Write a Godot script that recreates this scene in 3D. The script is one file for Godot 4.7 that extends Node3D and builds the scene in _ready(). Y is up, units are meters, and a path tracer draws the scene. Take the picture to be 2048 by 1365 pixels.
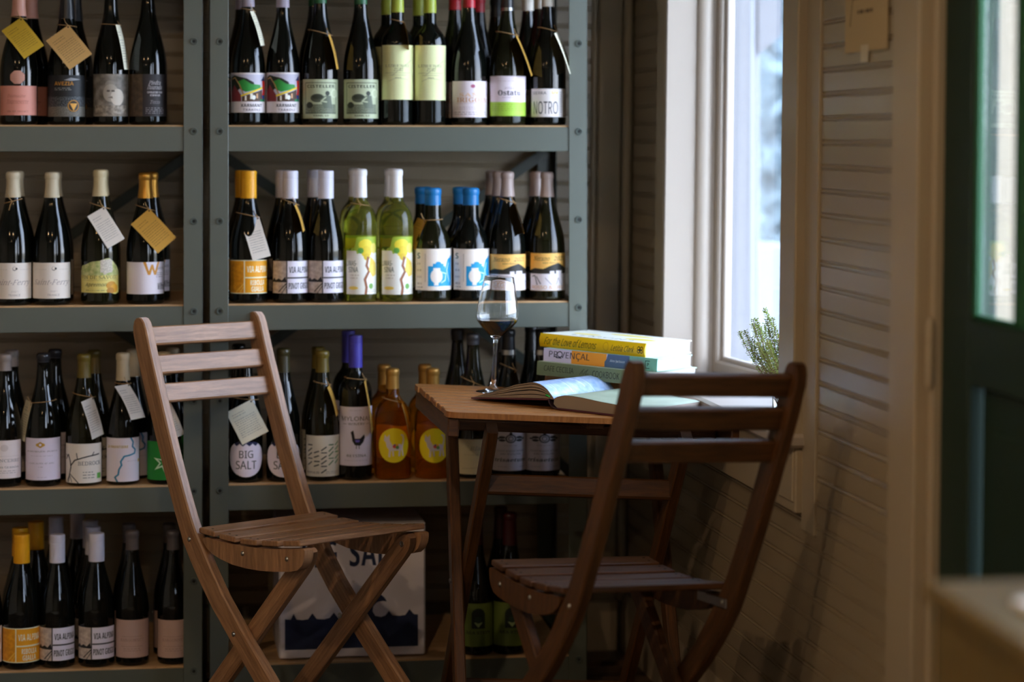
extends Node3D

# ---------------------------------------------------------------- shapes
class Sh:
	var v := PackedVector3Array()
	var n := PackedVector3Array()
	var t := PackedVector2Array()
	var i := PackedInt32Array()

	func tri3(a: Vector3, b: Vector3, c: Vector3, na: Vector3, nb: Vector3, nc: Vector3, ta: Vector2, tb: Vector2, tc: Vector2) -> void:
		var k := v.size()
		v.append(a); v.append(b); v.append(c)
		n.append(na); n.append(nb); n.append(nc)
		t.append(ta); t.append(tb); t.append(tc)
		i.append(k); i.append(k + 2); i.append(k + 1)

	# convex polygon, turned so that it faces outward
	func face(p: Array, outward: Vector3, uv: Array) -> void:
		var nn: Vector3 = (p[1] - p[0]).cross(p[2] - p[0]).normalized()
		if nn.dot(outward) < 0.0:
			p = p.duplicate(); p.reverse()
			uv = uv.duplicate(); uv.reverse()
			nn = -nn
		for k in range(1, p.size() - 1):
			tri3(p[0], p[k], p[k + 1], nn, nn, nn, uv[0], uv[k], uv[k + 1])

	func quad4(a: Vector3, b: Vector3, c: Vector3, d: Vector3, na: Vector3, nb: Vector3, nc: Vector3, nd: Vector3, ta: Vector2, tb: Vector2, tc: Vector2, td: Vector2) -> void:
		if (b - a).cross(d - a).dot(na + nb + nc + nd) + (c - b).cross(d - c).dot(na + nb + nc + nd) < 0.0:
			tri3(a, c, b, na, nc, nb, ta, tc, tb)
			tri3(a, d, c, na, nd, nc, ta, td, tc)
		else:
			tri3(a, b, c, na, nb, nc, ta, tb, tc)
			tri3(a, c, d, na, nc, nd, ta, tc, td)

	func mesh() -> ArrayMesh:
		var a := []
		a.resize(Mesh.ARRAY_MAX)
		a[Mesh.ARRAY_VERTEX] = v
		a[Mesh.ARRAY_NORMAL] = n
		a[Mesh.ARRAY_TEX_UV] = t
		a[Mesh.ARRAY_INDEX] = i
		var m := ArrayMesh.new()
		m.add_surface_from_arrays(Mesh.PRIMITIVE_TRIANGLES, a)
		return m

	# box with chamfered edges, centred on xf; the grain follows its longest side
	func box(xf: Transform3D, s: Vector3, b := 0.002, off := Vector2.ZERO, grain := Vector2(0.6, 0.25)) -> void:
		var h := s * 0.5
		b = minf(b, minf(h.x, minf(h.y, h.z)) * 0.9)
		var l := 0
		if s.y >= s.x and s.y >= s.z: l = 1
		elif s.z >= s.x and s.z >= s.y: l = 2
		var m := (l + 1) % 3
		var k := (l + 2) % 3
		var pt := func(axis: int, sg: Vector3) -> Vector3:
			var p := Vector3.ZERO
			for q in 3:
				p[q] = sg[q] * (h[q] if q == axis else h[q] - b)
			return p
		var add := func(pp: Array, outward: Vector3, isend: bool) -> void:
			var w := []
			var uv := []
			for p: Vector3 in pp:
				w.append(xf * p)
				if isend: uv.append(Vector2(p[m] / grain.x, p[k] / grain.y) + off)
				else: uv.append(Vector2(p[l] / grain.x, (p[m] + p[k]) / grain.y) + off)
			face(w, xf.basis * outward, uv)
		for axis in 3:
			var a1 := (axis + 1) % 3
			var a2 := (axis + 2) % 3
			for sg: float in [-1.0, 1.0]:
				var out := Vector3.ZERO
				out[axis] = sg
				var pp := []
				for c: Vector2 in [Vector2(-1, -1), Vector2(1, -1), Vector2(1, 1), Vector2(-1, 1)]:
					var q := Vector3.ZERO
					q[axis] = sg; q[a1] = c.x; q[a2] = c.y
					pp.append(pt.call(axis, q))
				add.call(pp, out, axis == l)
			if b > 0.0:
				for s1: float in [-1.0, 1.0]:
					for s2: float in [-1.0, 1.0]:
						var lo := Vector3.ZERO
						lo[axis] = -1.0; lo[a1] = s1; lo[a2] = s2
						var hi := lo
						hi[axis] = 1.0
						var out := Vector3.ZERO
						out[a1] = s1; out[a2] = s2
						add.call([pt.call(a1, lo), pt.call(a1, hi), pt.call(a2, hi), pt.call(a2, lo)], out, false)
		if b > 0.0:
			for c in 8:
				var q := Vector3(1 if c & 1 else -1, 1 if c & 2 else -1, 1 if c & 4 else -1)
				add.call([pt.call(0, q), pt.call(1, q), pt.call(2, q)], q, false)

	func bx(c: Vector3, s: Vector3, b := 0.002, off := Vector2.ZERO) -> void:
		box(Transform3D(Basis(), c), s, b, off)

	# bar with a chamfered section that runs along pts; side is its constant thickness direction
	func sweep(pts: Array, side: Vector3, wid: Array, th: float, ch: float, off := Vector2.ZERO) -> void:
		var rows := []
		var nrm := []
		var vv := []
		var run := 0.0
		var us := []
		for k in pts.size():
			var tg: Vector3 = (pts[mini(k + 1, pts.size() - 1)] - pts[maxi(k - 1, 0)]).normalized()
			var nn := side.cross(tg).normalized()
			var w: float = wid[k] * 0.5
			var h := th * 0.5
			var c := minf(ch, w * 0.8)
			var sec := [Vector2(w, -h + c), Vector2(w, h - c), Vector2(w - c, h), Vector2(-w + c, h), Vector2(-w, h - c), Vector2(-w, -h + c), Vector2(-w + c, -h), Vector2(w - c, -h)]
			var row := []
			for p: Vector2 in sec:
				row.append(pts[k] + nn * p.x + side * p.y)
			rows.append(row)
			var ns := []
			for j in 8:
				var d: Vector2 = sec[(j + 1) % 8] - sec[j]
				ns.append((nn * d.y - side * d.x).normalized())
			nrm.append(ns)
			if k > 0: run += pts[k].distance_to(pts[k - 1])
			us.append(run / 0.6)
		for j in 8:
			vv.append([0.0, 0.06, 0.1, 0.3, 0.34, 0.4, 0.44, 0.64, 0.68][j])
		vv.append(0.68)
		for k in pts.size() - 1:
			for j in 8:
				var j2 := (j + 1) % 8
				quad4(rows[k][j], rows[k][j2], rows[k + 1][j2], rows[k + 1][j], nrm[k][j], nrm[k][j], nrm[k + 1][j], nrm[k + 1][j], Vector2(us[k], vv[j]) + off, Vector2(us[k], vv[j + 1]) + off, Vector2(us[k + 1], vv[j + 1]) + off, Vector2(us[k + 1], vv[j]) + off)
		for e in 2:
			var k := 0 if e == 0 else pts.size() - 1
			var o: Vector3 = (pts[0] - pts[1]) if e == 0 else (pts[k] - pts[k - 1])
			var uv := []
			for p: Vector3 in rows[k]: uv.append(Vector2(p.x, p.y) + off)
			face(rows[k], o, uv)

	# turned shape; prof runs from the bottom up with (radius, height)
	func lathe(prof: PackedVector2Array, seg := 32, xf := Transform3D(), smooth := 0.75, inward := false) -> void:
		var m := prof.size()
		var sn := []
		for j in m - 1:
			var d := prof[j + 1] - prof[j]
			sn.append(Vector2(d.y, -d.x).normalized() * (-1.0 if inward else 1.0))
		for j in m - 1:
			if prof[j].is_equal_approx(prof[j + 1]): continue
			var n0: Vector2 = sn[j]
			var n1: Vector2 = sn[j]
			if j > 0 and sn[j].dot(sn[j - 1]) > smooth: n0 = (sn[j] + sn[j - 1]).normalized()
			if j < m - 2 and sn[j].dot(sn[j + 1]) > smooth: n1 = (sn[j] + sn[j + 1]).normalized()
			for s in seg:
				var a0 := TAU * s / seg
				var a1 := TAU * (s + 1) / seg
				var d0 := Vector3(sin(a0), 0, cos(a0))
				var d1 := Vector3(sin(a1), 0, cos(a1))
				var y0 := Vector3(0, prof[j].y, 0)
				var y1 := Vector3(0, prof[j + 1].y, 0)
				var A := xf * (d0 * prof[j].x + y0)
				var B := xf * (d1 * prof[j].x + y0)
				var C := xf * (d1 * prof[j + 1].x + y1)
				var D := xf * (d0 * prof[j + 1].x + y1)
				var nA := xf.basis * (d0 * n0.x + Vector3(0, n0.y, 0))
				var nB := xf.basis * (d1 * n0.x + Vector3(0, n0.y, 0))
				var nC := xf.basis * (d1 * n1.x + Vector3(0, n1.y, 0))
				var nD := xf.basis * (d0 * n1.x + Vector3(0, n1.y, 0))
				var u0 := float(s) / seg
				var u1 := float(s + 1) / seg
				var tA := Vector2(u0, prof[j].y * 4.0)
				var tB := Vector2(u1, prof[j].y * 4.0)
				var tC := Vector2(u1, prof[j + 1].y * 4.0)
				var tD := Vector2(u0, prof[j + 1].y * 4.0)
				if inward:
					if prof[j].x > 1e-6: tri3(A, C, B, nA, nC, nB, tA, tC, tB)
					if prof[j + 1].x > 1e-6: tri3(A, D, C, nA, nD, nC, tA, tD, tC)
				else:
					if prof[j].x > 1e-6: tri3(A, B, C, nA, nB, nC, tA, tB, tC)
					if prof[j + 1].x > 1e-6: tri3(A, C, D, nA, nC, nD, tA, tC, tD)

	# flat outline pushed through depth (outline in x, y; depth along z from z0 to z1)
	func prism(poly: PackedVector2Array, z0: float, z1: float, xf := Transform3D(), uvs := 4.0, smooth := false) -> void:
		if Geometry2D.is_polygon_clockwise(poly):
			poly = poly.duplicate()
			poly.reverse()
		var ix := Geometry2D.triangulate_polygon(poly)
		for k in range(0, ix.size(), 3):
			var q := [poly[ix[k]], poly[ix[k + 1]], poly[ix[k + 2]]]
			for z: float in [z0, z1]:
				var pp := []
				var uv := []
				for p: Vector2 in q:
					pp.append(xf * Vector3(p.x, p.y, z))
					uv.append(p * uvs)
				face(pp, xf.basis * Vector3(0, 0, signf(z - (z0 + z1) * 0.5)), uv)
		var m := poly.size()
		var run := 0.0
		for k in m:
			var a := poly[k]
			var b := poly[(k + 1) % m]
			var d := b - a
			var nn := xf.basis * Vector3(d.y, -d.x, 0).normalized()
			var na := nn
			var nb := nn
			if smooth:
				var dp := a - poly[(k + m - 1) % m]
				var dn := poly[(k + 2) % m] - b
				var n1 := xf.basis * Vector3(dp.y, -dp.x, 0).normalized()
				var n2 := xf.basis * Vector3(dn.y, -dn.x, 0).normalized()
				if n1.dot(nn) > 0.75: na = (n1 + nn).normalized()
				if n2.dot(nn) > 0.75: nb = (n2 + nn).normalized()
			var r2 := run + d.length()
			quad4(xf * Vector3(a.x, a.y, z0), xf * Vector3(b.x, b.y, z0), xf * Vector3(b.x, b.y, z1), xf * Vector3(a.x, a.y, z1), na, nb, nb, na, Vector2(z0, run) * uvs, Vector2(z0, r2) * uvs, Vector2(z1, r2) * uvs, Vector2(z1, run) * uvs)
			run = r2

	func tube(pts: Array, r: float, seg := 6) -> void:
		var up := Vector3(0.31, 0.9, 0.28).normalized()
		var rings := []
		for k in pts.size():
			var tg: Vector3 = (pts[mini(k + 1, pts.size() - 1)] - pts[maxi(k - 1, 0)]).normalized()
			up = (up - tg * up.dot(tg)).normalized()
			if up.length() < 0.5: up = tg.cross(Vector3.RIGHT).normalized()
			var sd := tg.cross(up)
			var ring := []
			for s in seg:
				var a := TAU * s / seg
				ring.append(up * cos(a) + sd * sin(a))
			rings.append(ring)
		for k in pts.size() - 1:
			for s in seg:
				var s2 := (s + 1) % seg
				quad4(pts[k] + rings[k][s] * r, pts[k] + rings[k][s2] * r, pts[k + 1] + rings[k + 1][s2] * r, pts[k + 1] + rings[k + 1][s] * r, rings[k][s], rings[k][s2], rings[k + 1][s2], rings[k + 1][s], Vector2(0, k), Vector2(1, k), Vector2(1, k + 1), Vector2(0, k + 1))

	# paper on a bottle: part of a cylinder
	func wrap(r: float, ha: float, y0: float, y1: float, seg := 20) -> void:
		for s in seg:
			var u0 := float(s) / seg
			var u1 := float(s + 1) / seg
			var d0 := Vector3(sin((u0 * 2 - 1) * ha), 0, cos((u0 * 2 - 1) * ha))
			var d1 := Vector3(sin((u1 * 2 - 1) * ha), 0, cos((u1 * 2 - 1) * ha))
			quad4(d0 * r + Vector3(0, y0, 0), d1 * r + Vector3(0, y0, 0), d1 * r + Vector3(0, y1, 0), d0 * r + Vector3(0, y1, 0), d0, d1, d1, d0, Vector2(u0, 1), Vector2(u1, 1), Vector2(u1, 0), Vector2(u0, 0))

	# the same with an outline (points in 0..1, y down), cut into upright strips
	func wrap_outline(r: float, ha: float, y0: float, y1: float, out: PackedVector2Array) -> void:
		var lo := 1.0
		var hi := 0.0
		for p in out:
			lo = minf(lo, p.x)
			hi = maxf(hi, p.x)
		var seg := 36
		var span := func(x: float) -> Vector2:
			var t0 := 1e9
			var t1 := -1e9
			for k in out.size():
				var a := out[k]
				var b := out[(k + 1) % out.size()]
				if absf(a.x - b.x) > 1e-7 and x >= minf(a.x, b.x) and x <= maxf(a.x, b.x):
					var y := a.y + (x - a.x) / (b.x - a.x) * (b.y - a.y)
					t0 = minf(t0, y)
					t1 = maxf(t1, y)
			return Vector2(t0, t1)
		var at := func(x: float, y: float) -> Vector3:
			return Vector3(sin((x * 2.0 - 1.0) * ha) * r, lerpf(y1, y0, y), cos((x * 2.0 - 1.0) * ha) * r)
		var d := func(x: float) -> Vector3: return Vector3(sin((x * 2.0 - 1.0) * ha), 0, cos((x * 2.0 - 1.0) * ha))
		for s in seg:
			var xa := lerpf(lo + 1e-5, hi - 1e-5, 0.5 - 0.5 * cos(PI * s / seg))
			var xb := lerpf(lo + 1e-5, hi - 1e-5, 0.5 - 0.5 * cos(PI * (s + 1) / seg))
			var sa: Vector2 = span.call(xa)
			var sb: Vector2 = span.call(xb)
			quad4(at.call(xa, sa.y), at.call(xb, sb.y), at.call(xb, sb.x), at.call(xa, sa.x), d.call(xa), d.call(xb), d.call(xb), d.call(xa), Vector2(xa, sa.y), Vector2(xb, sb.y), Vector2(xb, sb.x), Vector2(xa, sa.x))


# ---------------------------------------------------------------- nodes
var taken := {}
var M := {}
var rng := RandomNumberGenerator.new()

func numbered(called: String) -> String:
	if not taken.has(called):
		taken[called] = 0
		return called
	taken[called] += 1
	return "%s_%03d" % [called, taken[called]]

func tag(o: Node3D, label: String, category: String, group := "") -> Node3D:
	o.set_meta("label", label)
	o.set_meta("category", category)
	if group: o.set_meta("group", group)
	return o

func thing(called: String, label: String, category: String, xf: Transform3D, group := "") -> Node3D:
	var o := Node3D.new()
	o.name = numbered(called)
	add_child(o, true)
	o.transform = xf
	return tag(o, label, category, group)

func part(called: String, sh: Sh, mat: Material, parent: Node3D, xf := Transform3D()) -> MeshInstance3D:
	return piece(called, sh.mesh(), mat, parent, xf)

func piece(called: String, mesh: Mesh, mat: Material, parent: Node3D, xf := Transform3D()) -> MeshInstance3D:
	var o := MeshInstance3D.new()
	o.name = called
	var k := 0
	while parent.has_node(NodePath(str(o.name))):
		k += 1
		o.name = "%s_%03d" % [called, k]
	o.mesh = mesh
	o.material_override = mat
	o.transform = xf
	parent.add_child(o, true)
	return o

func solid(called: String, sh: Sh, mat: Material, xf := Transform3D()) -> MeshInstance3D:
	var o := MeshInstance3D.new()
	o.name = numbered(called)
	o.mesh = sh.mesh()
	o.material_override = mat
	o.transform = xf
	add_child(o, true)
	return o

func structure(o: Node3D) -> Node3D:
	o.set_meta("kind", "structure")
	return o

func frame(called: String, xf: Transform3D) -> Node3D:
	var o := Node3D.new()
	o.name = numbered(called)
	add_child(o, true)
	o.transform = xf
	return structure(o)

func move(p: Vector3) -> Transform3D:
	return Transform3D(Basis(), p)

# ---------------------------------------------------------------- materials
func mat(c: Color, rough := 0.6, metal := 0.0, spec := 0.5) -> StandardMaterial3D:
	var m := StandardMaterial3D.new()
	m.albedo_color = c
	m.roughness = rough
	m.metallic = metal
	m.metallic_specular = spec
	return m

func hexc(s: String) -> Color:
	return Color.html(s)

func tex(im: Image) -> ImageTexture:
	return ImageTexture.create_from_image(im)

func wood(light: Color, dark: Color, sd: int, rough := 0.5, rings := 1.0) -> StandardMaterial3D:
	var nz := FastNoiseLite.new()
	nz.seed = sd
	nz.noise_type = FastNoiseLite.TYPE_SIMPLEX_SMOOTH
	nz.frequency = 1.0
	var w := 512
	var h := 256
	var im := Image.create(w, h, false, Image.FORMAT_RGB8)
	var hm := Image.create(w, h, false, Image.FORMAT_RGB8)
	for y in h:
		for x in w:
			# mirrored at the middle so that it repeats without a seam
			var u := 1.0 - absf(2.0 * x / w - 1.0)
			var q := 1.0 - absf(2.0 * y / h - 1.0)
			var big := nz.get_noise_2d(u * 1.6, q * 9.0 * rings + 0.6 * nz.get_noise_2d(u * 2.0, q * 2.0 + 9.0))
			var fine := nz.get_noise_2d(u * 7.0 + 40.0, q * 90.0)
			var pore := nz.get_noise_2d(u * 34.0 + 80.0, q * 190.0)
			var k := 0.5 + 0.55 * big + 0.28 * fine
			if pore > 0.45: k -= 0.35 * (pore - 0.45) * 2.0
			k = clampf(k, 0.0, 1.0)
			im.set_pixel(x, y, dark.lerp(light, k))
			var g := clampf(0.6 + 0.4 * fine - (0.5 if pore > 0.5 else 0.0), 0.0, 1.0)
			hm.set_pixel(x, y, Color(g, g, g))
	var m := mat(Color.WHITE, rough)
	m.albedo_texture = tex(im)
	m.heightmap_enabled = true
	m.heightmap_texture = tex(hm)
	m.heightmap_scale = 0.02
	return m

# ---------------------------------------------------------------- print: flat pictures for paper, cloth and card
var fonts := {}
var glyphs := {}

func font(k: String) -> Font:
	if not fonts.has(k):
		var f := SystemFont.new()
		f.font_names = PackedStringArray(["Droid Serif" if k.begins_with("f") else "Droid Sans"])
		f.font_weight = 700 if k.ends_with("b") else 400
		fonts[k] = f
	return fonts[k]

func outline_of(s: String, k: String) -> Array:
	var key := k + "|" + s
	if not glyphs.has(key):
		var tm := TextMesh.new()
		tm.text = s
		tm.font = font(k)
		tm.font_size = 64
		tm.pixel_size = 1.0
		tm.depth = 0.0
		tm.curve_step = 4.0
		var a := tm.get_mesh_arrays()
		var vs: PackedVector3Array = a[Mesh.ARRAY_VERTEX]
		var ix = a[Mesh.ARRAY_INDEX]
		var lo := Vector2(1e9, 1e9)
		var hi := Vector2(-1e9, -1e9)
		var out := PackedVector2Array()
		var count: int = vs.size() if ix == null else ix.size()
		for q in count:
			var p: Vector3 = vs[q] if ix == null else vs[ix[q]]
			out.append(Vector2(p.x, -p.y))
			lo = lo.min(Vector2(p.x, -p.y))
			hi = hi.max(Vector2(p.x, -p.y))
		for q in out.size():
			out[q] = (out[q] - lo) / (hi - lo)
		glyphs[key] = [out]
	return glyphs[key]

func fill_tri(im: Image, a: Vector2, b: Vector2, c: Vector2, col: Color) -> void:
	var y0 := maxi(0, int(ceil(minf(a.y, minf(b.y, c.y)) - 0.5)))
	var y1 := mini(im.get_height() - 1, int(floor(maxf(a.y, maxf(b.y, c.y)) - 0.5)))
	for y in range(y0, y1 + 1):
		var yc := y + 0.5
		var x0 := 1e9
		var x1 := -1e9
		for e: Array in [[a, b], [b, c], [c, a]]:
			var p: Vector2 = e[0]
			var q: Vector2 = e[1]
			if (p.y <= yc) != (q.y <= yc):
				var x := p.x + (yc - p.y) / (q.y - p.y) * (q.x - p.x)
				x0 = minf(x0, x)
				x1 = maxf(x1, x)
		var xa := maxi(0, int(round(x0)))
		var xb := mini(im.get_width(), int(round(x1)))
		if xb > xa: im.fill_rect(Rect2i(xa, y, xb - xa, 1), col)

func fill_poly(im: Image, p: PackedVector2Array, col: Color) -> void:
	var y0 := im.get_height()
	var y1 := 0
	for q in p:
		y0 = mini(y0, int(q.y))
		y1 = maxi(y1, int(q.y) + 1)
	for y in range(maxi(0, y0), mini(im.get_height(), y1 + 1)):
		var xs := []
		var yc := y + 0.5
		for k in p.size():
			var a := p[k]
			var b := p[(k + 1) % p.size()]
			if (a.y <= yc) != (b.y <= yc): xs.append(a.x + (yc - a.y) / (b.y - a.y) * (b.x - a.x))
		xs.sort()
		for k in range(0, xs.size() - 1, 2):
			var xa := maxi(0, int(round(xs[k])))
			var xb := mini(im.get_width(), int(round(xs[k + 1])))
			if xb > xa: im.fill_rect(Rect2i(xa, y, xb - xa, 1), col)

func art(w: int, h: int, base: String, ops: Array) -> Image:
	var im := Image.create(w, h, false, Image.FORMAT_RGB8)
	im.fill(hexc(base))
	var sc := Vector2(w / 100.0, h / 100.0)
	for o: Array in ops:
		match o[0]:
			"r":
				var a := Vector2(o[1], o[2]) * sc
				var b := Vector2(o[3], o[4]) * sc
				im.fill_rect(Rect2i(Vector2i(a.round()), Vector2i((b - a).round().max(Vector2(1, 1)))), hexc(o[5]))
			"e":
				var p := PackedVector2Array()
				for k in 40: p.append(Vector2(o[1] + o[3] * cos(TAU * k / 40.0), o[2] + o[4] * sin(TAU * k / 40.0)) * sc)
				fill_poly(im, p, hexc(o[5]))
			"p":
				var p := PackedVector2Array()
				for k in range(0, o[1].size(), 2): p.append(Vector2(o[1][k], o[1][k + 1]) * sc)
				fill_poly(im, p, hexc(o[2]))
			"l":
				var wd: float = o[2] * sc.x * 0.5
				for k in range(0, o[1].size() - 2, 2):
					var a := Vector2(o[1][k], o[1][k + 1]) * sc
					var b := Vector2(o[1][k + 2], o[1][k + 3]) * sc
					var d := (b - a).normalized() * wd
					var s := Vector2(-d.y, d.x)
					fill_poly(im, PackedVector2Array([a - d * 0.5 + s, b + d * 0.5 + s, b + d * 0.5 - s, a - d * 0.5 - s]), hexc(o[3]))
			"t": # text, centre x, centre y, width, height, colour, font, slant
				var g: PackedVector2Array = outline_of(o[1], o[7])[0]
				var sl: float = o[8] if o.size() > 8 else 0.0
				var at := func(p: Vector2) -> Vector2:
					return Vector2(o[2] + (p.x - 0.5) * o[4], o[3] + (p.y - 0.5) * o[5]) * sc + Vector2(sl * (0.5 - p.y) * o[5] * sc.y, 0)
				for k in range(0, g.size(), 3): fill_tri(im, at.call(g[k]), at.call(g[k + 1]), at.call(g[k + 2]), hexc(o[6]))
			"n": # speckle between two colours inside a box: x0 y0 x1 y1, two colours, grain, seed
				var nz := FastNoiseLite.new()
				nz.seed = o[8]
				nz.frequency = o[7]
				var ca := hexc(o[5])
				var cb := hexc(o[6])
				for y in range(int(o[2] * sc.y), int(o[4] * sc.y)):
					for x in range(int(o[1] * sc.x), int(o[3] * sc.x)):
						im.set_pixel(x, y, ca.lerp(cb, clampf(0.5 + 0.9 * nz.get_noise_2d(x, y), 0.0, 1.0)))
			"x": # lines of small unreadable print: x0 y0 x1 step count colour
				for k in o[5]:
					var x: float = o[1]
					while x < o[3] - 2.0:
						var ln := rng.randf_range(2.0, 9.0)
						var y: float = o[2] + k * o[4]
						im.fill_rect(Rect2i(int(x * sc.x), int(y * sc.y), maxi(1, int(minf(ln, o[3] - x) * sc.x)), maxi(1, int(o[4] * 0.3 * sc.y))), hexc(o[6]))
						x += ln + 2.0
	return im

func paper(im: Image, rough := 0.55) -> StandardMaterial3D:
	im.adjust_bcs(1.1, 1.05, 1.05)
	var m := mat(Color.WHITE, rough)
	m.albedo_texture = tex(im)
	m.texture_repeat = false
	return m

# ---------------------------------------------------------------- the place
const EYE := Vector3(0, 1.285, 0)
const SHELF_TURN := 0.1342
const LEAN := -0.013            # the old house leans a little
var SHELF := Transform3D(Basis(Vector3.UP, SHELF_TURN), Vector3(-0.6599, 0, -5.18))
var ROWS := [0.0, 1.324, 0.920, 0.5136, 0.106]
var RIGHT: Transform3D           # x along the right wall towards the viewer, y up, z into the room
var BACK: Transform3D            # x along the back wall to the right, y up, z into the room
var TABLE: Transform3D           # table top: x right, y up, -z towards the back

func _ready() -> void:
	rng.seed = 7
	# camera
	var cam := Camera3D.new()
	cam.name = "camera"
	var at := CameraAttributesPhysical.new()
	at.frustum_near = 0.05
	at.frustum_far = 200.0
	at.frustum_focal_length = 81.0
	at.frustum_focus_distance = 4.75
	at.exposure_aperture = 2.1
	cam.attributes = at
	cam.projection = Camera3D.PROJECTION_FRUSTUM
	cam.near = 0.05
	cam.far = 200.0
	cam.size = 0.05 * 1365.0 / 4600.0
	cam.frustum_offset = Vector2(0, -0.05 * 397.5 / 4600.0)
	cam.position = EYE
	add_child(cam)
	cam.current = true
	# sky and exposure
	var env := Environment.new()
	var sky := ProceduralSkyMaterial.new()
	sky.sky_top_color = Color(0.70, 0.80, 0.95)
	sky.sky_horizon_color = Color(0.90, 0.94, 1.0)
	sky.ground_horizon_color = Color(0.62, 0.63, 0.62)
	sky.ground_bottom_color = Color(0.45, 0.45, 0.43)
	sky.sky_curve = 0.2
	env.background_mode = Environment.BG_SKY
	env.sky = Sky.new()
	env.sky.sky_material = sky
	env.background_energy_multiplier = 8.6
	env.tonemap_mode = Environment.TONE_MAPPER_LINEAR
	env.tonemap_exposure = 1.75
	env.sdfgi_enabled = true
	env.ssao_enabled = true
	env.ssil_enabled = true
	var we := WorldEnvironment.new()
	we.name = "surroundings"
	we.environment = env
	add_child(we)

	var lean := Transform3D(Basis(), Vector3(0.305, 1.285, -5.86)) * Transform3D(Basis(Vector3.BACK, LEAN), Vector3.ZERO) * Transform3D(Basis(), Vector3(0, -1.285, 0))
	RIGHT = lean * Transform3D(Basis(Vector3(0.1619, 0, 0.9868), Vector3.UP, Vector3(-0.9868, 0, 0.1619)), Vector3.ZERO)
	BACK = lean * Transform3D(Basis(Vector3.UP, SHELF_TURN), Vector3.ZERO)
	TABLE = Transform3D(Basis(Vector3.UP, 0.165) * Basis(Vector3.BACK, -0.058), Vector3(-0.1291, 0.745, -4.605))

	materials()
	label_prints()
	room()
	window_left_of_door()
	door()
	unseen_window()
	lamps()
	outdoors()
	shelving()
	bottles()
	hang_tags()
	carton()
	table()
	books()
	wine_glass()
	chairs()
	thyme()
	notice()
	display_table()

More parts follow.
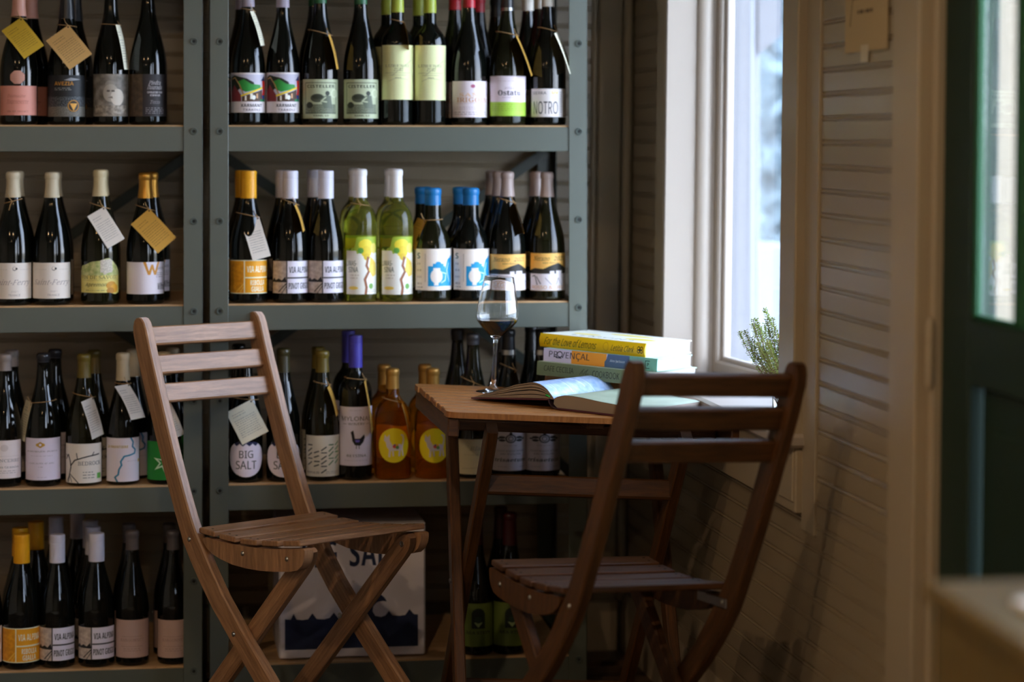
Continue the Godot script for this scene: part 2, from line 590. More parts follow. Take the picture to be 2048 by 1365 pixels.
func materials() -> void:
	M.wall = mat(hexc("9f8e73"), 0.31)
	M.trim = mat(hexc("ab9a80"), 0.4)
	M.window_paint = mat(hexc("b3a698"), 0.4)
	M.plain = mat(hexc("948670"), 0.7)
	M.ceiling = mat(hexc("8f8474"), 0.8)
	M.green = mat(hexc("0a2617"), 0.6)
	M.green_lit = mat(hexc("034a20"), 0.6)  # brighter copy of the door green, outdoor light on the mouldings put in
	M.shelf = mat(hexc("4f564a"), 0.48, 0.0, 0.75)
	M.shelf_shaded = mat(hexc("33392f"), 0.35)  # darker copy of the shelf paint, shade at the back put in
	M.pine = wood(hexc("d8b487"), hexc("b58a5a"), 11, 0.6)
	M.floor = wood(hexc("6d5138"), hexc("3f2c1d"), 12, 0.45)
	M.chair_wood = wood(hexc("be8f66"), hexc("7a5537"), 21, 0.42, 1.3)
	M.shaded_wood = wood(hexc("6e451f"), hexc("3a220d"), 22, 0.45, 1.2)  # chair wood darkened, shade on right chair and table frame put in
	M.top = wood(hexc("c4874b"), hexc("8c5728"), 23, 0.4, 1.4)
	M.cabinet = wood(hexc("6e5a30"), hexc("54431e"), 24, 0.5)
	M.steel = mat(hexc("b8b8b4"), 0.3, 1.0)
	M.bolt = mat(hexc("4d564f"), 0.4)
	M.bolt_hole = mat(hexc("0c0e0d"), 0.7)
	M.brass = mat(hexc("b09a6a"), 0.4, 1.0)
	M.dark = mat(Color(0.05, 0.055, 0.05), 0.045)
	M.olive = mat(Color(0.12, 0.11, 0.035), 0.05)
	for k in [["dark", "0b0d0a"], ["olive", "17170a"]]:
		M[k[0]] = mat(hexc(k[1]), 0.045, 0.0, 0.5)
	M.clear = mat(Color(0.86, 0.88, 0.45, 0.05), 0.02)
	M.clear.refraction_enabled = true
	M.clear.refraction_scale = 0.036
	M.orange = mat(Color(0.92, 0.60, 0.14, 0.07), 0.02)
	M.orange.refraction_enabled = true
	M.orange.refraction_scale = 0.036
	M.crystal = mat(Color(1, 1, 1, 0.0), 0.0)
	M.crystal.refraction_enabled = true
	M.crystal.refraction_scale = 0.05
	M.water = mat(Color(0.97, 1, 0.97, 0.0), 0.0)
	M.water.refraction_enabled = true
	M.water.refraction_scale = 0.033
	M.wine = mat(Color(0.05, 0.003, 0.006, 0.55), 0.0)
	M.wine.refraction_enabled = true
	M.wine.refraction_scale = 0.034
	M.pane = mat(Color(1, 1, 1, 0.03), 0.0)
	M.pane.transparency = BaseMaterial3D.TRANSPARENCY_ALPHA
	M.twine = mat(hexc("b08a5a"), 0.9)
	M.page = mat(hexc("f1efe9"), 0.7)
	M.page_shade = mat(hexc("9c8c7c"), 0.75)  # leaf edges darkened, the shade on them put into the colour
	for k in [["pink", "d69a86", 0.4], ["black", "15161a", 0.35], ["lilac", "a79aa8", 0.5], ["green", "1f5a35", 0.4], ["lime", "a5b13c", 0.35], ["red", "b31528", 0.35],
			["blackband", "17171a", 0.35], ["white", "dcd3c6", 0.5], ["cream", "cfc0a0", 0.5], ["cream2", "d8c79c", 0.5], ["gold", "c08a35", 0.35], ["yellow", "f0a810", 0.4], ["white2", "d9d6e2", 0.4],
			["white3", "ece9ea", 0.4], ["blue", "1672b0", 0.35], ["taupe", "a08c84", 0.35], ["mauve", "8d8078", 0.4], ["clear", "2a2a2c", 0.15], ["olive", "6a5a1e", 0.35], ["none", "101210", 0.2],
			["olivedk", "3d371c", 0.3], ["violet", "4a43b0", 0.4], ["wax", "b0813a", 0.4], ["greyneck", "3a3a3c", 0.3], ["blackband2", "141416", 0.35], ["grey", "5e5654", 0.4], ["redwax", "40090d", 0.3]]:
		M["cap_" + k[0]] = mat(hexc(k[1]), k[2])
	M.cap_gold.metallic = 0.7
	M.cap_wax.metallic = 0.5

# ---------------------------------------------------------------- room
func plank_shape(l: float, w: float) -> Sh:
	var s := Sh.new()
	var p := PackedVector2Array([Vector2(-0.013, 0), Vector2(-0.0026, 0), Vector2(-0.0003, 0.0012), Vector2(0, 0.0025), Vector2(0, w - 0.0095), Vector2(-0.0034, w - 0.0085), Vector2(-0.0034, w - 0.0078), Vector2(-0.0002, w - 0.0066), Vector2(0.0006, w - 0.0048), Vector2(-0.0002, w - 0.003), Vector2(-0.0034, w - 0.002), Vector2(-0.0034, w), Vector2(-0.013, w)])
	# outline is (depth, height); turn it so that the board runs along x
	s.prism(p, 0.0, l, Transform3D(Basis(Vector3(0, 0, 1), Vector3(0, 1, 0), Vector3(-1, 0, 0)), Vector3(l, 0, 0)), 1.0)
	return s

func room() -> void:
	# floor of boards
	var fl := frame("floor", move(Vector3(0, 0, 0)))
	var s := Sh.new()
	s.bx(Vector3(-0.8, -0.09, -2.3), Vector3(5.6, 0.14, 8.6), 0.0)
	part("slab", s, M.plain, fl)
	var boards := []
	for k in 3:
		s = Sh.new()
		s.bx(Vector3(0, -0.01, 0), Vector3(2.2, 0.02, 0.117), 0.0015, Vector2(k * 0.37, k * 0.21))
		boards.append(s.mesh())
	for r in 26:
		for c in 2:
			piece("floor_board", boards[(r + c) % 3], M.floor, fl, Transform3D(Basis(Vector3.UP, SHELF_TURN), Vector3(-1.7 + c * 2.2 + (0.4 if r % 2 else 0.0) - r * 0.016, 0, -5.5 + r * 0.12 - c * 0.29)))
	# ceiling and the walls out of view
	s = Sh.new()
	s.bx(Vector3(-0.8, 2.75, -2.3), Vector3(5.6, 0.12, 8.6), 0.0)
	structure(solid("ceiling", s, M.ceiling))
	s = Sh.new()
	s.bx(Vector3(-3.3, 1.3, -2.3), Vector3(0.12, 2.8, 8.6), 0.0)
	structure(solid("wall_left", s, M.plain))
	s = Sh.new()
	s.bx(Vector3(-0.75, 1.3, 1.8), Vector3(5.1, 2.8, 0.12), 0.0)
	structure(solid("wall_front", s, M.plain))
	# back wall
	var bw := frame("wall_back", BACK)
	s = Sh.new()
	s.bx(Vector3(-1.7, 1.3, -0.073), Vector3(3.8, 2.8, 0.12), 0.0)
	part("wall_core", s, M.plain, bw)
	var pl := plank_shape(2.5, 0.0443).mesh()
	for r in 37:
		piece("plank", pl, M.wall, bw, move(Vector3(-2.56, 0.12 + r * 0.0443, 0)))
	# right wall: core with openings, then boards
	var rw := frame("wall_right", RIGHT)
	s = Sh.new()
	for q: Array in [[-0.1, 0.44, -0.1, 2.7], [0.44, 1.47, -0.1, 0.715], [0.44, 1.47, 2.06, 2.7], [1.47, 2.26, -0.1, 2.7], [2.26, 3.07, 2.06, 2.7], [3.07, 3.6, -0.1, 2.7], [3.6, 5.9, -0.1, 0.75], [3.6, 5.9, 2.2, 2.7], [5.9, 7.75, -0.1, 2.7]]:
		s.bx(Vector3((q[0] + q[1]) * 0.5, (q[2] + q[3]) * 0.5, -0.073), Vector3(q[1] - q[0], q[3] - q[2], 0.12), 0.0)
	part("wall_core", s, M.plain, rw)
	var long := plank_shape(2.10, 0.0443).mesh()
	var far := plank_shape(0.34, 0.0443).mesh()
	var near := plank_shape(0.47, 0.0443).mesh()
	for r in 36:
		var y := 0.14 + r * 0.0443
		if y < 0.56:
			piece("plank", long, M.wall, rw, move(Vector3(0.012, y, 0)))
		else:
			piece("plank", far, M.wall, rw, move(Vector3(0.012, y, 0)))
			piece("plank", near, M.wall, rw, move(Vector3(1.640, y, 0)))
	# baseboards and trims
	s = Sh.new()
	s.prism(PackedVector2Array([Vector2(-0.01, 0), Vector2(0.016, 0), Vector2(0.016, 0.10), Vector2(0.010, 0.125), Vector2(0.004, 0.14), Vector2(-0.01, 0.14)]), 0, 2.09, Transform3D(Basis(Vector3(0, 0, 1), Vector3.UP, Vector3(-1, 0, 0)), Vector3(2.105, 0, 0)))
	structure(solid("baseboard_right", s, M.trim, RIGHT))
	s = Sh.new()
	s.bx(Vector3(-0.075, 0.055, 0.012), Vector3(0.10, 0.13, 0.028), 0.003)
	structure(solid("baseboard_back", s, M.trim, BACK))
	s = Sh.new()
	s.bx(Vector3(-0.060, 1.42, 0.008), Vector3(0.058, 2.60, 0.016), 0.002)
	structure(solid("trim_1", s, M.trim, BACK))
	s = Sh.new()
	s.bx(Vector3(-0.0155, 1.42, 0.011), Vector3(0.022, 2.60, 0.022), 0.006)
	structure(solid("trim_2", s, M.trim, BACK))
	s = Sh.new()
	s.bx(Vector3(-0.1, 1.42, 0.007), Vector3(0.012, 2.60, 0.014), 0.004)
	structure(solid("trim_3", s, M.trim, BACK))

func window_left_of_door() -> void:
	var w := frame("window_1", RIGHT * move(Vector3(0.956, 0.74, 0)))
	var o := Vector3(-0.956, -0.74, 0)
	var s := Sh.new()
	s.bx(Vector3(0.4, 1.40, 0.008) + o, Vector3(0.086, 1.32, 0.022), 0.003)
	part("casing", s, M.trim, w)
	s = Sh.new()
	s.bx(Vector3(1.504, 1.335, 0.010) + o, Vector3(0.104, 1.45, 0.026), 0.003)
	part("casing", s, M.trim, w)
	s = Sh.new()
	s.bx(Vector3(0.956, 2.11, 0.010) + o, Vector3(1.20, 0.104, 0.026), 0.003)
	part("casing", s, M.trim, w)
	s = Sh.new()
	s.bx(Vector3(1.598, 1.66, -0.002) + o, Vector3(0.082, 2.20, 0.014), 0.002)
	part("corner_board", s, M.trim, w)
	# stool and apron
	s = Sh.new()
	s.bx(Vector3(0.956, 0.727, -0.035) + o, Vector3(1.23, 0.026, 0.17), 0.006)
	part("sill", s, M.window_paint, w)
	s = Sh.new()
	s.bx(Vector3(0.956, 0.65, 0.009) + o, Vector3(1.21, 0.12, 0.018), 0.003)
	part("apron", s, M.trim, w)
	# jambs
	s = Sh.new()
	s.bx(Vector3(0.452, 1.40, -0.057) + o, Vector3(0.018, 1.34, 0.153), 0.002)
	part("jamb", s, M.window_paint, w)
	s = Sh.new()
	s.bx(Vector3(1.460, 1.40, -0.066) + o, Vector3(0.018, 1.34, 0.134), 0.002)
	part("jamb", s, M.window_paint, w)
	s = Sh.new()
	s.bx(Vector3(0.956, 2.06, -0.066) + o, Vector3(1.0, 0.018, 0.134), 0.002)
	part("jamb", s, M.window_paint, w)
	# rounded stop on the far jamb
	s = Sh.new()
	var p := PackedVector2Array()
	for k in 13: p.append(Vector2(0.461 + 0.014 * sin(PI * k / 12.0), -0.072 - 0.019 * cos(PI * k / 12.0)))
	s.prism(p, 0.0, 1.3, Transform3D(Basis(Vector3(1, 0, 0), Vector3(0, 0, 1), Vector3(0, 1, 0)), Vector3(0, 0.742, 0) + o), 4.0, true)
	part("stop", s, M.window_paint, w)
	# sash, swung out by a few degrees
	var hinge := move(Vector3(0.463, 0.742, -0.100) + o) * Transform3D(Basis(Vector3.UP, 0.11), Vector3.ZERO)
	s = Sh.new()
	s.bx(Vector3(0.012, 0.65, -0.018), Vector3(0.026, 1.30, 0.036), 0.004)
	s.bx(Vector3(0.030, 0.66, -0.022), Vector3(0.012, 1.24, 0.02), 0.003)
	s.bx(Vector3(0.49, 0.016, -0.018), Vector3(0.95, 0.034, 0.036), 0.004)
	s.bx(Vector3(0.49, 0.037, -0.022), Vector3(0.93, 0.012, 0.02), 0.003)
	s.bx(Vector3(0.95, 0.65, -0.018), Vector3(0.05, 1.30, 0.036), 0.004)
	s.bx(Vector3(0.49, 1.28, -0.018), Vector3(0.95, 0.05, 0.036), 0.004)
	var sash := part("sash", s, M.window_paint, w, hinge)
	s = Sh.new()
	s.bx(Vector3(0.48, 0.655, -0.022), Vector3(0.91, 1.24, 0.004), 0.0)
	part("pane", s, M.pane, sash)

func door() -> void:
	var d := frame("door_1", RIGHT * move(Vector3(2.665, 0, 0)))
	var o := Vector3(-2.665, 0, 0)
	var s := Sh.new()
	s.bx(Vector3(2.172, 1.06, 0.011) + o, Vector3(0.128, 2.12, 0.026), 0.003)
	part("casing", s, M.trim, d)
	s = Sh.new()
	s.bx(Vector3(3.16, 1.06, 0.011) + o, Vector3(0.128, 2.12, 0.026), 0.003)
	part("casing", s, M.trim, d)
	s = Sh.new()
	s.bx(Vector3(2.665, 2.125, 0.011) + o, Vector3(1.12, 0.128, 0.026), 0.003)
	part("casing", s, M.trim, d)
	s = Sh.new()
	s.bx(Vector3(2.250, 1.03, -0.06) + o, Vector3(0.024, 2.06, 0.125), 0.002)
	part("jamb", s, M.trim, d)
	s = Sh.new()
	s.bx(Vector3(3.080, 1.03, -0.06) + o, Vector3(0.024, 2.06, 0.125), 0.002)
	part("jamb", s, M.trim, d)
	# leaf: stiles, rails, muntins; the openings hold panes
	var z := -0.032
	var t := 0.044
	for q: Array in [["stile", 2.263, 2.385, 0.01, 2.045], ["stile", 2.930, 3.067, 0.01, 2.045], ["rail", 2.385, 2.930, 0.01, 0.20], ["rail", 2.385, 2.930, 0.92, 1.02], ["rail", 2.385, 2.930, 1.93, 2.045]]:
		s = Sh.new()
		s.bx(Vector3((q[1] + q[2]) * 0.5, (q[3] + q[4]) * 0.5, z) + o, Vector3(q[2] - q[1], q[4] - q[3], t), 0.003)
		part(q[0], s, M.green, d)
	for a: float in [2.5775, 2.7525]:
		s = Sh.new()
		s.bx(Vector3(a, 1.475, z) + o, Vector3(0.035, 0.91, t), 0.004)
		part("muntin", s, M.green_lit, d)
	# glazing beads round each light
	for q: Array in [[2.385, 2.560], [2.595, 2.735], [2.770, 2.930]]:
		s = Sh.new()
		s.bx(Vector3(q[0] + 0.004, 1.475, z + 0.0105) + o, Vector3(0.008, 0.91, 0.014), 0.004)
		s.bx(Vector3(q[1] - 0.004, 1.475, z + 0.0105) + o, Vector3(0.008, 0.91, 0.014), 0.004)
		s.bx(Vector3((q[0] + q[1]) * 0.5, 1.024, z + 0.0105) + o, Vector3(q[1] - q[0], 0.008, 0.014), 0.004)
		part("glazing_bead", s, M.green_lit, d)
		s = Sh.new()
		s.bx(Vector3((q[0] + q[1]) * 0.5, 1.475, z + 0.003) + o, Vector3(q[1] - q[0] - 0.01, 0.90, 0.004), 0.0)
		part("pane", s, M.pane, d)
	s = Sh.new()
	s.bx(Vector3(2.665, 0.56, z - 0.006) + o, Vector3(0.54, 0.74, 0.014), 0.0)
	s.bx(Vector3(2.665, 0.56, z + 0.002) + o, Vector3(0.42, 0.60, 0.016), 0.007)
	part("lower_panel", s, M.green, d)
	# painted-over hinge
	s = Sh.new()
	s.lathe(PackedVector2Array([Vector2(0, 0.900), Vector2(0.006, 0.902), Vector2(0.0075, 0.91), Vector2(0.0075, 0.935), Vector2(0.0065, 0.936), Vector2(0.0065, 0.938), Vector2(0.0075, 0.939), Vector2(0.0075, 0.970), Vector2(0.0065, 0.971), Vector2(0.0065, 0.973), Vector2(0.0075, 0.974), Vector2(0.0075, 1.0), Vector2(0.005, 1.012), Vector2(0, 1.014)]), 12, move(Vector3(2.2575, 0, 0.006) + o))
	s.bx(Vector3(2.250, 0.955, 0.002) + o, Vector3(0.012, 0.10, 0.004), 0.001)
	part("hinge", s, M.trim, d)

func unseen_window() -> void:
	# window out of view beside the viewer, placed to light shelves and room
	var w := frame("unseen_window_2", RIGHT * move(Vector3(4.75, 0.75, -0.06)))
	var s := Sh.new()
	for x: float in [-1.13, 0.0, 1.13]: s.bx(Vector3(x, 0.725, 0), Vector3(0.05, 1.45, 0.06), 0.004)
	for y: float in [0.02, 1.43]: s.bx(Vector3(0, y, 0), Vector3(2.3, 0.045, 0.06), 0.004)
	part("window_frame", s, M.window_paint, w)
	s = Sh.new()
	s.bx(Vector3(0, 0.725, 0), Vector3(2.26, 1.40, 0.004), 0.0)
	part("pane", s, M.pane, w)

func lamps() -> void:  # pendants out of view, placed to give the room warm light
	var glow := mat(hexc("ffd9a0"), 0.4)
	glow.emission_enabled = true
	glow.emission = hexc("ffc070")
	glow.emission_energy_multiplier = 3.0
	var k := 0
	for p: Vector3 in [Vector3(-1.7, 2.25, -2.4), Vector3(-0.4, 2.25, -2.4), Vector3(-0.9, 2.25, -0.6)]:
		var l := thing("unseen_pendant_lamp", ["unseen brass pendant lamp on the left, placed to light the room warmly", "unseen brass pendant lamp in the middle, placed to light the room warmly", "unseen brass pendant lamp nearer the viewer, placed to light the room warmly"][k], "lamp", move(p), "unseen pendant lamps")
		k += 1
		var s := Sh.new()
		s.lathe(PackedVector2Array([Vector2(0.11, -0.02), Vector2(0.112, -0.02), Vector2(0.09, 0.06), Vector2(0.03, 0.11), Vector2(0.02, 0.13), Vector2(0, 0.135)]), 32)
		part("lamp_shade", s, M.brass, l)
		s = Sh.new()
		s.tube([Vector3(0, 0.13, 0), Vector3(0, 0.3, 0), Vector3(0, 0.43, 0)], 0.004)
		part("flex", s, M.cap_black, l)
		s = Sh.new()
		var pr := PackedVector2Array()
		for q in 13: pr.append(Vector2(0.03 * sin(PI * q / 12.0), -0.03 * cos(PI * q / 12.0) + 0.01))
		s.lathe(pr, 16)
		part("bulb", s, glow, l)
		var o := OmniLight3D.new()
		o.name = "lamp_light"
		o.light_color = hexc("ffdfba")
		o.light_energy = 0.42
		o.light_size = 0.03
		o.omni_range = 12.0
		o.omni_attenuation = 2.0
		o.shadow_enabled = true
		o.position = Vector3(0, 0.01, 0)
		l.add_child(o)

# ---------------------------------------------------------------- outdoors, seen through the window
func outdoors() -> void:
	var s := Sh.new()
	s.bx(Vector3(0, -0.35, -10), Vector3(80, 0.1, 80), 0.0)
	structure(solid("ground", s, mat(hexc("c9c6bc"), 0.9)))
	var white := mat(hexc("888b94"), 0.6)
	# porch post with bracket
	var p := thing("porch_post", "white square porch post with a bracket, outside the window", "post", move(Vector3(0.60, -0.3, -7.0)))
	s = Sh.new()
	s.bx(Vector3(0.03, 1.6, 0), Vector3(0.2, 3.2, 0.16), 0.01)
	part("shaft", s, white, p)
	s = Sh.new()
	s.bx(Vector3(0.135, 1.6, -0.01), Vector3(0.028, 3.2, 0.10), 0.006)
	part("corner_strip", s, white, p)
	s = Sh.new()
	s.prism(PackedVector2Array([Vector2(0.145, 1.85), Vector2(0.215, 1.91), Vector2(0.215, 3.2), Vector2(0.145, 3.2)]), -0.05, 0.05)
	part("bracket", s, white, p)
	s = Sh.new()
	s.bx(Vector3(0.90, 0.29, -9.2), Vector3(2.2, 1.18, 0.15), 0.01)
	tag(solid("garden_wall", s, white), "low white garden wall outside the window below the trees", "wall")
	var bright := mat(hexc("eceef0"), 0.6)  # for a white wall added outside so the door panes look bright
	var h := thing("added_white_wall", "added white gable shaped wall outside, making the green door panes look bright", "backdrop", move(Vector3(4.2, -0.3, -11.5)))
	s = Sh.new()
	s.bx(Vector3(0, 2.6, 0), Vector3(4.6, 5.2, 0.3), 0.02)
	part("wall", s, bright, h)
	s = Sh.new()
	s.prism(PackedVector2Array([Vector2(-2.5, 5.2), Vector2(2.5, 5.2), Vector2(0, 7.2)]), -0.15, 0.15)
	part("gable", s, bright, h)
	# trees
	var leaf := Sh.new()
	for k in 5:
		var a := TAU * k / 5.0
		var b := Basis(Vector3.UP, a) * Basis(Vector3.RIGHT, 0.5 + 0.2 * (k % 2))
		var q := [b * Vector3(0, 0, 0.01), b * Vector3(0.035, 0.01, 0.07), b * Vector3(0, 0.0, 0.15), b * Vector3(-0.035, 0.01, 0.07)]
		leaf.face(q, Vector3.UP, [Vector2.ZERO, Vector2.RIGHT, Vector2.ONE, Vector2.DOWN])
	var lm := leaf.mesh()
	var bark := mat(hexc("6b5a48"), 0.9)
	var leafm := mat(hexc("7f8c90"), 0.6)  # leaves paled to blue grey, haze over the trees put in
	leafm.backlight_enabled = true
	leafm.backlight = hexc("7f8c90")
	var names := ["broad green tree beyond the garden wall, nearest the porch post", "broad green tree beyond the garden wall, behind the thyme", "tall green tree farther off beyond the garden wall"]
	var k := 0
	for q: Array in [[Vector3(1.55, -0.3, -13.5), 1.1, 2.0], [Vector3(2.35, -0.3, -15.0), 1.2, 2.4], [Vector3(1.9, -0.3, -19.0), 1.8, 3.6]]:
		var t := thing("garden_tree", names[k], "tree", move(q[0]), "garden trees")
		k += 1
		s = Sh.new()
		s.lathe(PackedVector2Array([Vector2(0.12, 0), Vector2(0.09, 0.4), Vector2(0.08, q[2] * 0.9), Vector2(0.02, q[2] * 1.5)]), 12)
		part("trunk", s, bark, t)
		var mm := MultiMesh.new()
		mm.transform_format = MultiMesh.TRANSFORM_3D
		mm.mesh = lm
		mm.instance_count = 2600
		for c in 2600:
			var d := Vector3(rng.randfn(), rng.randfn(), rng.randfn()).normalized() * pow(rng.randf(), 0.4)
			var pos := Vector3(d.x * q[1], q[2] * 0.95 + d.y * q[2] * 0.85, d.z * q[1])
			mm.set_instance_transform(c, Transform3D(Basis.from_euler(Vector3(rng.randf() * TAU, rng.randf() * TAU, rng.randf() * TAU)).scaled(Vector3.ONE * rng.randf_range(0.7, 1.4)), pos))
		var mi := MultiMeshInstance3D.new()
		mi.name = "foliage"
		mi.multimesh = mm
		mi.material_override = leafm
		mi.set_meta("kind", "stuff")
		t.add_child(mi)

# ---------------------------------------------------------------- shelving
func shelving() -> void:
	var span := 0.8191
	var depth := 0.50
	var w := 0.0425
	for unit in 2:
		var u0 := 0.0 if unit == 1 else -0.058 - span
		var r := thing("shelving_unit", ["grey green metal shelving unit on the left, cut by the picture edge", "grey green metal shelving unit in the middle, behind the table"][unit], "shelving", SHELF * move(Vector3(u0, 0, 0)), "metal shelving units")
		for fb in 2:
			for lr in 2:
				var s := Sh.new()
				var x := span * lr
				var z := -0.0015 if fb == 0 else -depth + 0.0015
				s.bx(Vector3(x, 1.03, z), Vector3(w, 2.06, 0.003), 0.001)
				s.bx(Vector3(x + (w * 0.5 - 0.0015) * (1 if lr else -1), 1.03, -0.0225 if fb == 0 else -depth + 0.0225), Vector3(0.003, 2.06, 0.045), 0.001)
				var p := part("post", s, M.shelf if fb == 0 else M.shelf_shaded, r)
				if fb == 0:
					for k in 10:
						# bolt seats: a shallow collar with a dark socket
						s = Sh.new()
						var ax := Transform3D(Basis(Vector3.RIGHT, PI / 2), Vector3(x + 0.002, 0.095 + k * 0.2025, 0.0))
						s.lathe(PackedVector2Array([Vector2(0.0085, 0), Vector2(0.0080, 0.0025), Vector2(0.0058, 0.0026), Vector2(0.0052, 0.0008), Vector2(0.0, 0.0008)]), 18, ax)
						part("bolt", s, M.bolt, p)
						s = Sh.new()
						s.lathe(PackedVector2Array([Vector2(0.0034, 0.0006), Vector2(0.0034, 0.0011), Vector2(0, 0.0011)]), 12, ax)
						part("bolt_socket", s, M.bolt_hole, p)
		for k in range(1, 6):
			var y: float = ROWS[k] if k < 5 else 1.73
			var s := Sh.new()
			s.bx(Vector3(span * 0.5, y - 0.0095, -depth * 0.5), Vector3(span - w + 0.002, 0.019, depth - 0.012), 0.0015, Vector2(k * 0.3, unit * 0.4))
			part("shelf_board", s, M.pine, r)
			s = Sh.new()
			s.bx(Vector3(span * 0.5, y - 0.0315, -0.0035), Vector3(span - w + 0.0005, 0.056, 0.0025), 0.001)
			s.bx(Vector3(span * 0.5, y - 0.0585, -0.016), Vector3(span - w, 0.0025, 0.024), 0.001)
			part("front_rail", s, M.shelf, r)
			s = Sh.new()
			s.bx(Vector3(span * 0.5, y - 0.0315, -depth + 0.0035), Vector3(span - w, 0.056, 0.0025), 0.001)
			part("rear_rail", s, M.shelf_shaded, r)
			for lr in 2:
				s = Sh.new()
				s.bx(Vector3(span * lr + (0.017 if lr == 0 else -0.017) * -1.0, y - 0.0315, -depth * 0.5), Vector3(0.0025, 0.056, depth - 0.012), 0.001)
				part("side_rail", s, M.shelf_shaded, r)
		for sg in 2:
			var a := Vector3(span * sg, 1.262, -depth + 0.006 + 0.004 * sg)
			var b := Vector3(span * (1 - sg), 0.70, -depth + 0.006 + 0.004 * sg)
			var s := Sh.new()
			s.sweep([a, a.lerp(b, 0.5), b], Vector3.BACK, [0.026, 0.026, 0.026], 0.003, 0.0008)
			part("brace", s, M.shelf_shaded, r)

# ---------------------------------------------------------------- bottles
var bottle_shapes := {}
var seat := {}

func outline(kind: String, h: float, r: float) -> PackedVector2Array:
	var n := 0.0142
	var p := PackedVector2Array([Vector2(0, 0.004), Vector2(r * 0.62, 0.003), Vector2(r * 0.82, 0.0), Vector2(r * 0.93, 0.0012), Vector2(r * 0.985, 0.0045), Vector2(r, 0.009)])
	var body := []
	match kind:
		"burg":
			body = [[0.116, 1.0], [0.130, 0.985], [0.145, 0.945], [0.160, 0.88], [0.175, 0.79], [0.190, 0.69], [0.205, 0.59], [0.218, 0.51], [0.230, 0.445], [0.243, 0.40]]
		"champ":
			body = [[0.122, 1.0], [0.138, 0.98], [0.155, 0.92], [0.172, 0.82], [0.190, 0.70], [0.208, 0.58], [0.225, 0.48], [0.242, 0.42]]
		"bord":
			body = [[0.185, 1.0], [0.193, 0.985], [0.201, 0.94], [0.209, 0.85], [0.216, 0.72], [0.222, 0.58], [0.229, 0.46], [0.236, 0.40]]
		"bord2":
			body = [[0.172, 1.0], [0.184, 0.985], [0.195, 0.94], [0.205, 0.86], [0.213, 0.75], [0.220, 0.61], [0.226, 0.49], [0.233, 0.415], [0.241, 0.39]]
		"short":
			n = 0.0180
			body = [[0.118, 1.0], [0.130, 0.98], [0.142, 0.92], [0.154, 0.82], [0.165, 0.70], [0.175, 0.58], [0.185, 0.49], [0.195, 0.45]]
		"squat":
			body = [[0.125, 1.0], [0.138, 0.985], [0.150, 0.94], [0.160, 0.86], [0.169, 0.74], [0.177, 0.58], [0.184, 0.44], [0.192, 0.365]]
	var sc := h / {"burg": 0.30, "champ": 0.316, "bord": 0.312, "bord2": 0.303, "short": 0.259, "squat": 0.250}[kind] as float
	for q: Array in body: p.append(Vector2(maxf(r * q[1], n), q[0] * sc))
	p.append(Vector2(n, h - 0.035))
	p.append(Vector2(n - 0.0004, h - 0.016))
	p.append(Vector2(n + 0.0012, h - 0.014))
	p.append(Vector2(n + 0.0012, h - 0.006))
	p.append(Vector2(n - 0.001, h - 0.001))
	p.append(Vector2(0, h - 0.0005))
	return p

func radius_at(p: PackedVector2Array, y: float) -> float:
	for k in range(3, p.size() - 1):
		if p[k].y <= y and y <= p[k + 1].y and p[k + 1].y > p[k].y:
			return lerpf(p[k].x, p[k + 1].x, (y - p[k].y) / (p[k + 1].y - p[k].y))
	return p[6].x

const SCREW := ["cap_yellow", "cap_white2", "cap_violet"]

